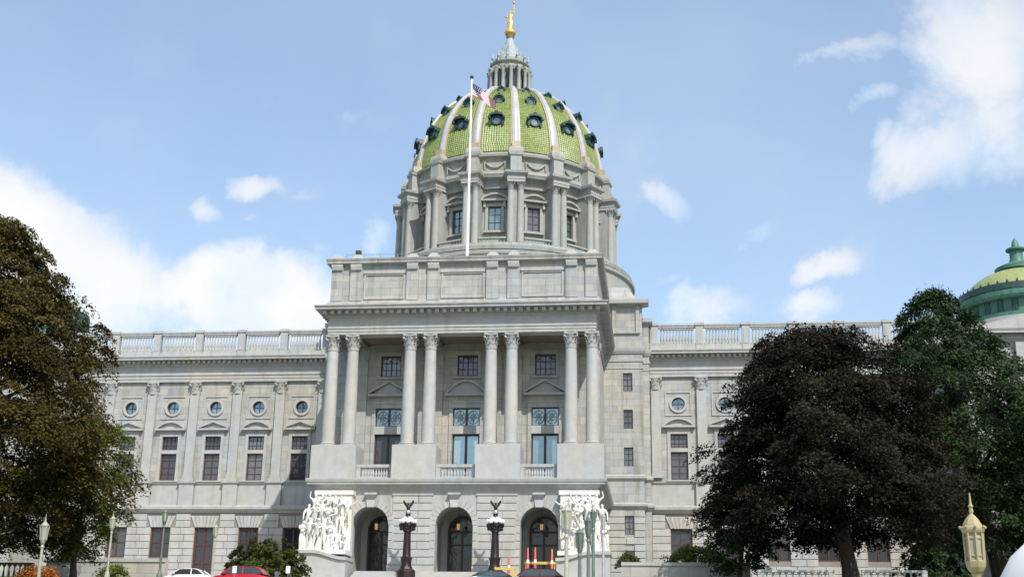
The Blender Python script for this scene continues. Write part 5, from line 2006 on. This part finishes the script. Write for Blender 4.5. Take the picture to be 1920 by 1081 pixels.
# ================================================================== TREES AND SHRUBS
def leaf_cloud(name, centers, normals, sizes, nleaf, leaf, mat, seed, spread=(1, 1, 0.5), droop=0.25):
    r = np.random.default_rng(seed)
    n = len(centers) * nleaf
    c = np.repeat(centers, nleaf, 0)
    nm = np.repeat(normals, nleaf, 0)
    sz = np.repeat(sizes, nleaf)
    # local frame of each spray: flattened across the normal
    d = r.normal(size=(n, 3))
    d /= np.linalg.norm(d, axis=1)[:, None]
    d *= (r.random(n) ** 0.45)[:, None]
    along = (d * nm).sum(1)[:, None] * nm
    p = c + (d - along * (1 - spread[2])) * sz[:, None]
    hd = np.linalg.norm((p - c)[:, :2], axis=1)
    p[:, 2] -= droop * hd ** 1.5 / np.maximum(sz, 0.3) ** 0.5
    fn = nm * 0.9 + r.normal(size=(n, 3)) * 0.42
    fn /= np.linalg.norm(fn, axis=1)[:, None]
    t = np.cross(fn, r.normal(size=(n, 3)))
    t /= np.linalg.norm(t, axis=1)[:, None]
    b = np.cross(fn, t)
    L = leaf * (0.6 + 0.8 * r.random(n))[:, None]
    W = L * 0.62
    v = np.empty((n, 4, 3))
    v[:, 0] = p - t * L
    v[:, 1] = p - b * W
    v[:, 2] = p + t * L
    v[:, 3] = p + b * W
    me = bpy.data.meshes.new(name)
    me.vertices.add(n * 4)
    me.vertices.foreach_set('co', v.reshape(-1))
    me.loops.add(n * 4)
    me.loops.foreach_set('vertex_index', np.arange(n * 4, dtype=np.int32))
    me.polygons.add(n)
    me.polygons.foreach_set('loop_start', np.arange(0, n * 4, 4, dtype=np.int32))
    me.polygons.foreach_set('loop_total', np.full(n, 4, dtype=np.int32))
    me.update(calc_edges=True)
    at = me.attributes.new('tint', 'FLOAT', 'POINT')
    tint = np.clip(np.repeat(r.random(len(centers)), nleaf) * 0.8 + r.random(n) * 0.2, 0, 1)
    at.data.foreach_set('value', np.repeat(tint, 4).astype(np.float32))
    me.materials.append(mat)
    return me


def tree(name, label, loc, env, nclust, nleaf, leaf, csize, mat, seed, group=None, trunk_r=0.55, trunk_h=6, limbs=12, core=0.45, gap=0.30, lean=(0, 0), flat=0.5, rag=1.0):
    """env: list of (z, rx) crown radius by height above the foot"""
    r = np.random.default_rng(seed)
    T = tag(empty(name, loc), label, 'tree', group)
    ez = np.array([e[0] for e in env])
    er = np.array([e[1] for e in env])
    ph = r.random(6) * 6.28

    def radius(z, a):
        return np.interp(z, ez, er) * (1 + rag * (0.13 * np.sin(3 * a + ph[0] + z * 0.35) + 0.11 * np.sin(5 * a + ph[1] - z * 0.6) + 0.09 * np.sin(8 * a + ph[2] + z * 1.3) + 0.07 * np.sin(13 * a - ph[3] + z * 2.3)))
    cs, ns, ss = [], [], []
    ztop = ez[-1]
    while len(cs) < nclust:
        z = r.uniform(ez[0], ztop)
        a = r.uniform(0, 2 * PI)
        if r.random() > np.interp(z, ez, er) / er.max() + 0.12:
            continue
        q = core + (1 - core) * r.random() ** 0.6
        if r.random() < 0.06:
            q *= r.uniform(1.02, 1.14)
        R = radius(z, a) * q
        x, y = R * np.cos(a), R * np.sin(a)
        # leave holes in the foliage
        g = math.sin(x * 0.75 + ph[3]) * math.sin(z * 0.8 + ph[4]) * math.sin(y * 0.7 + ph[5])
        if g > 1 - gap * 1.6 and q > 0.5:
            continue
        cs.append((x + lean[0] * z, y + lean[1] * z, z))
        nrm = np.array([np.cos(a) * 0.45, np.sin(a) * 0.45, 1.0 - 0.3 * r.random()])
        ns.append(nrm / np.linalg.norm(nrm))
        ss.append(csize * r.uniform(0.55, 1.25))
    me = leaf_cloud('crown', np.array(cs), np.array(ns), np.array(ss), nleaf, leaf, mat, seed + 1, (1, 1, flat), 0.42)
    inst('crown', me, T)
    mb = MB()
    pts, rad = [], []
    for k in range(9):
        t = k / 8
        z = t * ztop * 0.82
        pts.append((lean[0] * z + 0.25 * math.sin(t * 5 + seed), lean[1] * z + 0.25 * math.cos(t * 4 + seed), z - 0.3))
        rad.append(trunk_r * (1.35 if k == 0 else 1) * (1 - t) ** 0.8 + 0.04)
    mb.tube(pts, rad, 10)
    mb.build('trunk', 'bark', T, smooth=True)
    for k in range(limbs):
        z0 = trunk_h * 0.7 + (ztop * 0.65 - trunk_h * 0.7) * k / limbs
        a = k * 2.4 + seed
        z1 = min(ztop * 0.96, z0 + ztop * 0.18)
        R = float(radius(z1, a)) * 0.8
        mb = MB()
        x0, y0 = lean[0] * z0, lean[1] * z0
        mb.tube([(x0, y0, z0), (x0 + R * 0.35 * math.cos(a), y0 + R * 0.35 * math.sin(a), z0 + (z1 - z0) * 0.55), (x0 + R * 0.7 * math.cos(a + 0.1), y0 + R * 0.7 * math.sin(a + 0.1), z0 + (z1 - z0) * 0.85), (x0 + R * math.cos(a + 0.1), y0 + R * math.sin(a + 0.1), z1)],
                [trunk_r * 0.34, trunk_r * 0.22, trunk_r * 0.12, 0.03], 6)
        mb.build('limb', 'bark', T, smooth=True)
    return T


LEAF_BRONZE = leafmat('leaf_bronze_olive', (0.024, 0.020, 0.007), (0.108, 0.082, 0.022), 0.22)
LEAF_PURPLE = leafmat('leaf_dark_copper', (0.009, 0.009, 0.006), (0.032, 0.026, 0.014), 0.18)
LEAF_GREEN = leafmat('leaf_dark_green', (0.012, 0.026, 0.010), (0.050, 0.085, 0.030), 0.22)
LEAF_LIGHT = leafmat('leaf_yellow_green', (0.07, 0.10, 0.015), (0.17, 0.20, 0.04), 0.3)
LEAF_SHRUB = leafmat('leaf_shrub', (0.022, 0.038, 0.010), (0.085, 0.10, 0.025), 0.2)
LEAF_ORANGE = leafmat('leaf_orange', (0.22, 0.06, 0.01), (0.45, 0.17, 0.03), 0.2)

tree('copper_beech_tree', 'huge bronze-leaved tree filling the left edge of the picture', (-33.5, -32, -2.6),
     [(2.2, 7.0), (4, 10.2), (8, 11.4), (11, 11.2), (14, 10.4), (17, 9.6), (20, 8.5), (23, 6.8), (25.5, 5.1), (27.0, 3.6), (28.0, 1.4)], 1650, 160, 0.125, 1.5, LEAF_BRONZE, 21, 'trees before the capitol', 0.8, 4, 14, 0.42, 0.15, (0, 0), 0.28, 0.8)
tree('maple_tree', 'young yellow-green tree peeping out from behind the left bronze-leaved tree', (-25.8, -26, -2.3),
     [(1.5, 1.4), (4, 2.8), (7, 3.9), (9.5, 3.6), (11.5, 2.4), (13, 0.9)], 300, 70, 0.12, 0.95, LEAF_LIGHT, 22, 'trees before the capitol', 0.22, 3, 7, 0.4, 0.3)
tree('copper_beech_tree', 'broad nearly black copper beech standing before the right wing', (33.9, -22, -2.45),
     [(3.9, 7.2), (5.2, 9.3), (7.5, 9.4), (10, 8.7), (13, 7.8), (16, 6.7), (18.4, 4.9), (20.0, 2.8), (20.7, 1.0)], 1150, 170, 0.12, 1.5, LEAF_PURPLE, 33, 'trees before the capitol', 0.62, 4, 14, 0.45, 0.42, (-0.085, 0), 0.30, 1.15)
tree('oak_tree', 'tall dark green tree behind the copper beech at the right edge', (48.9, -8, -0.9),
     [(2.5, 6.0), (5, 9.0), (9, 10.4), (13, 10.0), (16, 8.4), (19, 5.8), (22, 3.7), (24.5, 2.1), (26.2, 0.7)], 1000, 140, 0.135, 1.4, LEAF_GREEN, 41, 'trees before the capitol', 0.7, 4, 14, 0.4, 0.42, (-0.165, 0), 0.38, 1.75)

tree('oak_tree', 'dark green tree at the far right edge, below the small side dome', (58.5, -3, -0.8),
     [(2.5, 5.0), (5, 7.4), (9, 8.6), (13, 8.0), (16, 6.8), (19, 4.6), (21.5, 2.0), (22.5, 0.7)], 800, 130, 0.135, 1.4, LEAF_GREEN, 47, 'trees before the capitol', 0.55, 4, 10, 0.4, 0.35, (0, 0), 0.38, 1.6)
tree('holly_tree', 'small dark green tree tucked under the left side of the copper beech', (26.2, -17, -2.5),
     [(1.6, 1.6), (3, 2.8), (5, 3.2), (7, 2.6), (9, 1.6), (10.2, 0.6)], 200, 120, 0.11, 0.95, LEAF_GREEN, 61, 'trees before the capitol', 0.2, 2, 6, 0.4, 0.3, (0, 0), 0.4, 1.2)


def shrub(name, label, loc, rx, ry, h, mat, seed, n=90, nleaf=40, leaf=0.12, group='shrubs along the capitol front', cat='shrub'):
    r = np.random.default_rng(seed)
    T = tag(empty(name, loc), label, cat, group)
    cs, ns, ss = [], [], []
    ph = r.random(3) * 6.28
    for k in range(n):
        a = r.uniform(0, 2 * PI)
        el = r.uniform(0.0, 1.0)
        q = 0.6 + 0.4 * r.random()
        k2 = 1 + 0.15 * math.sin(3 * a + ph[0]) + 0.1 * math.sin(7 * a + ph[1])
        x, y, z = rx * q * k2 * math.cos(a) * math.sqrt(1 - el * el * 0.9), ry * q * k2 * math.sin(a) * math.sqrt(1 - el * el * 0.9), h * (0.08 + 0.88 * el * q)
        cs.append((x, y, z))
        v = np.array([math.cos(a) * 0.6, math.sin(a) * 0.6, 0.7])
        ns.append(v / np.linalg.norm(v))
        ss.append(r.uniform(0.3, 0.55))
    inst('crown', leaf_cloud('crown', np.array(cs), np.array(ns), np.array(ss), nleaf, leaf, mat, seed + 1, (1, 1, 0.6), 0.1), T)
    mb = MB()
    for k in range(7):
        a = k * 0.9 + seed
        mb.tube([(0.1 * math.cos(a), 0.1 * math.sin(a), -0.1), (rx * 0.3 * math.cos(a), ry * 0.3 * math.sin(a), h * 0.4), (rx * 0.55 * math.cos(a), ry * 0.55 * math.sin(a), h * 0.75)], [0.07, 0.05, 0.02], 5)
    mb.build('stem', 'bark', T)
    return T


shrub('evergreen_shrub', 'large dark green shrub mound before the left wing, beside the left sculpture group', (-15.6, -10, -1.5), 4.0, 2.6, 3.9, LEAF_SHRUB, 51, 260, 46, 0.13)
shrub('evergreen_shrub', 'bright green bush on the terrace before the right wing window', (22.8, -11.5, -0.2), 2.5, 1.6, 2.2, LEAF_LIGHT, 52, 130, 44, 0.11)
shrub('evergreen_shrub', 'small olive bush at the left end of the right terrace wall', (16.9, -12.0, -0.2), 1.0, 0.9, 1.35, LEAF_SHRUB, 53, 50, 36, 0.10)
shrub('evergreen_shrub', 'dark green bush below the left bronze-leaved tree at the picture edge', (-30.5, -36, -2.9), 3.4, 2.4, 3.4, LEAF_GREEN, 54, 160, 40, 0.14)
shrub('evergreen_shrub', 'green bush under the trees between beech and cream lantern', (42.0, -14, -1.9), 3.2, 2.0, 3.8, LEAF_GREEN, 55, 150, 40, 0.14)
shrub('flowering_shrub', 'orange leaved low bush behind the post of the left park lantern', (-24.4, -34.5, -3.0), 1.8, 1.0, 1.05, LEAF_ORANGE, 56, 70, 40, 0.07)
shrub('evergreen_shrub', 'small green tuft before the beige terrace wall on the left', (-20.9, -30, -2.5), 1.3, 0.8, 0.95, LEAF_LIGHT, 57, 40, 36, 0.08)


# ================================================================== TERRACE WALLS AND BALUSTRADES
def terrace_wall(label, xa, xb, y, ztop, t=0.6, mat='shadewall'):
    zg = min(ground_z(y), ground_z(y + t)) - 0.3
    W = tag(empty('terrace_wall', ((xa + xb) / 2, y, zg)), label, 'wall')
    w = (xb - xa) / 2
    h = ztop - zg
    mb = MB()
    mb.box(-w, w, 0, t, 0, h - 0.28)
    mb.build('wall', mat, W)
    n = max(2, int((xb - xa) / 2.1))
    for k in range(n):
        a = -w + 2 * w * k / n
        b = -w + 2 * w * (k + 1) / n
        mb = MB()
        mb.box(a + 0.012, b - 0.012, -0.10, t + 0.10, h - 0.277, h)
        mb.build('coping_stone', 'trim', W)
    return W


terrace_wall('beige terrace wall before the left wing, below the ground windows', -34.4, -23.4, -14, 0.15)
terrace_wall('shaded grey terrace wall with shrubs behind it on the right', 16.4, 27.1, -14, 0.12)


def low_balustrade(label, xa, xb, y, ztop, mat):
    zg = ground_z(y)
    B = tag(empty('garden_balustrade', ((xa + xb) / 2, y, zg)), label, 'balustrade', 'low garden balustrades')
    w = (xb - xa) / 2
    h = ztop - zg
    mb = MB()
    mb.box(-w, w, -0.2, 0.2, 0, 0.18)
    mb.box(-w, w, -0.22, 0.22, h - 0.16, h)
    for s in (-w, w - 0.4):
        mb.box(s, s + 0.4, -0.19, 0.19, 0.183, h - 0.163)
    mb.build('rail', mat, B)
    bm_ = baluster_mesh(h - 0.36, 0.11, mat)
    n = int((xb - xa - 1.0) / 0.42)
    for k in range(n):
        inst('baluster', bm_, B, (-w + 0.65 + (2 * w - 1.3) * k / max(1, n - 1), 0, 0.19))


low_balustrade('low dark garden balustrade below the left tree at the picture edge', -38.0, -30.4, -24, -1.0, 'shadewall')
low_balustrade('low white balustrade under the copper beech, left of its trunk', 26.6, 32.0, -28, -1.45, 'column')
low_balustrade('low white balustrade under the trees, right of the beech trunk', 33.9, 38.4, -28, -1.42, 'column')


# ================================================================== CARS
def car(label, x, y, rz, paint, suv=False, L=4.6, roof=1.46):
    zg = ground_z(y) + 0.02
    C = tag(empty('parked_car', (x, y, zg), rz), label, 'car', 'cars parked on the drive')
    hl = L / 2
    W = 0.89
    # body: stations along x
    st_ = [(-hl, 0.42, 0.62, 0.78), (-hl + 0.10, 0.30, 0.80, 0.84), (-hl + 0.6, 0.24, 0.92, W), (-hl + 1.0, 0.22, 0.97, W), (-0.4, 0.22, 0.96, W + 0.01), (0.7, 0.22, 0.95, W + 0.01), (hl - 1.25, 0.22, 0.92, W), (hl - 0.5, 0.24, 0.82, W - 0.02), (hl - 0.12, 0.30, 0.70, 0.82), (hl, 0.42, 0.58, 0.74)]
    rings = []
    for (sx, z0, z1, w) in st_:
        rings.append([(sx, -w * 0.90, z0), (sx, -w, z0 + 0.15), (sx, -w, z1 - 0.16), (sx, -w * 0.94, z1 - 0.04), (sx, -w * 0.80, z1), (sx, w * 0.80, z1), (sx, w * 0.94, z1 - 0.04), (sx, w, z1 - 0.16), (sx, w, z0 + 0.15), (sx, w * 0.90, z0)])
    mb = MB()
    mb.loft(rings)
    mb.build('body', paint, C, smooth=True, ang=40)
    # cabin: roof and pillars
    back = -hl + (0.25 if suv else 0.75)
    xs_ = [back, back + 0.55, back + 0.9, 0.45, 0.75, 1.45]
    zr = [0.94, roof - 0.10, roof - 0.01, roof, roof - 0.06, 0.93]
    wr = [0.80, 0.66, 0.62, 0.61, 0.64, 0.80]
    prof = list(zip(xs_, zr, wr))
    mb = MB()
    gl = MB()
    rings = []
    for (sx, z, w) in prof:
        rings.append([(sx, -w, z), (sx, -w * 0.9, z + 0.03), (sx, 0, z + 0.05), (sx, w * 0.9, z + 0.03), (sx, w, z), (sx, w * 0.9, z - 0.04), (sx, -w * 0.9, z - 0.04)])
    mb.loft(rings[1:5])
    for s in (-1, 1):       # pillars
        for (a, b) in ((0, 1), (4, 5)):
            pa, pb = prof[a], prof[b]
            mb.tube([(pa[0], s * pa[2] * 0.97, pa[1]), (pb[0], s * pb[2] * 0.97, pb[1])], [0.05, 0.05], 6)
        mb.tube([(-0.35, s * 0.82, 0.94), (-0.3, s * 0.63, roof - 0.02)], [0.045, 0.045], 6)
    mb.build('roof', paint, C, smooth=True, ang=40)
    for s in (-1, 1):       # side windows
        gm_ = MB()
        gm_.add([(back + 0.15, s * 0.80, 0.95), (1.38, s * 0.80, 0.95), (0.76, s * 0.645, roof - 0.07), (0.45, s * 0.615, roof - 0.04), (back + 0.9, s * 0.62, roof - 0.05), (back + 0.57, s * 0.655, roof - 0.12)], [(0, 1, 2, 3, 4, 5)])
        gm_.build('window', 'carglass', C)
        mm = MB()
        mm.loft([[(1.0, s * 0.92, 0.98), (1.18, s * 0.92, 0.98), (1.18, s * 0.92, 1.10), (1.0, s * 0.92, 1.12)], [(1.02, s * 1.06, 1.0), (1.16, s * 1.06, 1.0), (1.16, s * 1.06, 1.10), (1.02, s * 1.06, 1.11)]])
        mm.build('wing_mirror', paint, C)
        for (sx, nm, mt) in ((hl - 0.10, 'headlight', 'headlamp'), (-hl + 0.05, 'tail_light', 'lamp_light')):
            q = MB()
            q.box(sx - 0.10, sx + 0.07, s * 0.62 - 0.17, s * 0.62 + 0.17, 0.56, 0.68)
            q.build(nm, mt, C)
        for sx in (-hl + 0.85, hl - 0.9):
            t = MB()
            N = 20
            vs = [(sx + r * math.cos(2 * PI * k / N), s * yy, 0.32 + r * math.sin(2 * PI * k / N)) for (r, yy) in ((0.2, 0.72), (0.31, 0.72), (0.32, 0.78), (0.31, 0.91), (0.2, 0.92)) for k in range(N)]
            f = []
            for a in range(4):
                for k in range(N):
                    l = (k + 1) % N
                    f.append((a * N + k, a * N + l, (a + 1) * N + l, (a + 1) * N + k))
            t.add(vs, f)
            wh = t.build('wheel', 'tyre', C, smooth=True)
            rm = MB()
            rm.add([(sx + 0.21 * math.cos(2 * PI * k / N), s * 0.905, 0.32 + 0.21 * math.sin(2 * PI * k / N)) for k in range(N)], [tuple(range(N))])
            rm.build('rim', 'rim', wh)
    gm_ = MB()
    gm_.add([(1.46, -0.74, 0.945), (1.46, 0.74, 0.945), (0.77, 0.60, roof - 0.03), (0.77, -0.60, roof - 0.03)], [(0, 1, 2, 3)])
    gm_.build('windscreen', 'carglass', C)
    gm_ = MB()
    gm_.add([(back - 0.01, -0.72, 0.955), (back - 0.01, 0.72, 0.955), (back + 0.56, 0.58, roof - 0.08), (back + 0.56, -0.58, roof - 0.08)], [(0, 1, 2, 3)])
    gm_.build('rear_window', 'carglass', C)
    return C


car('white parked car beside the red car, before the left wing', -19.0, -19.4, PI, 'white', False, 4.4, 1.40)
car('red parked car before the shrub left of the entrance', -14.3, -20.4, PI, 'red', True, 4.7, 1.55)
car('dark blue parked car before the middle arch', 6.3, -20.5, 0.5, 'blue', False, 4.3, 1.36)
car('dark maroon parked car before the right arch', 10.6, -21.0, 0, 'maroon', True, 4.7, 1.52)


# signs
def sign(label, x, y, ztop, zbot):
    zg = ground_z(y)
    S = tag(empty('parking_sign', (x, y, zg)), label, 'sign', 'small white signs on posts')
    mb = MB()
    mb.box(-0.17, 0.17, -0.02, 0.0, zbot - zg, ztop - zg)
    mb.build('plate', 'white', S)
    mb = MB()
    mb.tube([(0, 0.03, 0), (0, 0.03, ztop - zg - 0.03)], [0.025, 0.025], 6)
    mb.build('post', 'rim', S)


sign('small blank white sign on a post in front of the red car', -14.0, -23.0, -1.08, -1.62)
sign('small blank white sign on a post beside the left sculpture pedestal', -9.62, -23.0, -1.04, -1.6)


# orange channel posts and yellow barrier before the right arch
def channel_post(label, x, y, ztop, mat):
    zg = ground_z(y)
    P = tag(empty('traffic_post', (x, y, zg)), label, 'traffic cone', 'orange traffic posts before the right arch')
    mb = MB()
    mb.lathe([(0.27, 0), (0.27, 0.06), (0.20, 0.10)], 8)
    mb.build('base', 'tyre', P)
    h = ztop - zg
    mb = MB()
    mb.lathe([(0.17, 0.10), (0.12, h * 0.5), (0.07, h - 0.06), (0.03, h)], 14)
    mb.build('cone', mat, P, smooth=True)
    mb = MB()
    for t in (0.55,):
        r = 0.17 - 0.10 * t
        mb.lathe([(r + 0.012, h * t), (r + 0.004, h * (t + 0.10))], 14, cap=False)
    mb.build('reflective_band', 'white', P)


channel_post('slim red-orange traffic post right of the second bronze lamp', 6.2, -8, 1.05, 'pink')
channel_post('left red-orange traffic post of the pair before the right arch', 7.9, -8, 1.80, 'pink')
channel_post('right red-orange traffic post of the pair before the right arch', 8.58, -8.2, 1.82, 'pink')
channel_post('bright orange traffic post at the right end of the yellow barrier', 10.07, -8, 1.70, 'orange')


def barrier(label, xa, xb, y, ztop):
    zg = ground_z(y)
    B = tag(empty('barrier', ((xa + xb) / 2, y, zg)), label, 'barrier', 'yellow barriers before the entrance')
    w = (xb - xa) / 2
    h = ztop - zg
    for z in (h - 0.22, h * 0.45):
        mb = MB()
        mb.box(-w, w, -0.03, 0.03, z, z + 0.22)
        mb.build('rail', 'yellow', B)
    for s in (-w + 0.1, w - 0.18):
        mb = MB()
        mb.box(s, s + 0.08, 0.035, 0.09, 0, h - 0.01)
        mb.prism([(s + 0.0, 0.0), (s + 0.08, 0.0), (s + 0.08, 0.06), (s, 0.06)], -0.3, 0.34)
        mb.build('leg', 'yellow', B)


barrier('yellow barrier between the orange traffic posts before the right arch', 7.5, 10.4, -7.4, 0.62)
barrier('low yellow barrier behind the dark blue car', 5.0, 7.0, -8.6, 0.02)

# white rounded umbrella in the lower right corner
ub = tag(empty('umbrella', (23.45, -108.0, -9.8)), 'rounded white fabric canopy cut off by the lower right corner', 'umbrella')
N = 8
mb = MB()
prof = [(0.02, 3.02), (0.25, 2.98), (0.5, 2.86), (0.68, 2.70), (0.80, 2.50), (0.85, 2.36)]
mb.lathe(prof, 32, cap=False, wob=lambda a, k: 1 - 0.035 * abs(math.sin(a * 4)))
mb.lathe([(p[0] * 0.985, p[1] - 0.012) for p in prof], 32, cap=False, wob=lambda a, k: 1 - 0.035 * abs(math.sin(a * 4)))
mb.build('canopy', 'fabric', ub, smooth=True)
mb = MB()
mb.tube([(0, 0, 0), (0, 0, 2.98)], [0.03, 0.025], 8)
mb.lathe([(0.3, 0), (0.3, 0.08), (0.05, 0.12)], 16)
mb.build('pole', 'rim', ub)
for k in range(8):
    a = 2 * PI * k / 8
    mb = MB()
    mb.tube([(p[0] * 0.955 * math.sin(a), -p[0] * 0.955 * math.cos(a), p[1] - 0.035) for p in prof], [0.008] * len(prof), 4)
    mb.build('rib', 'rim', ub)
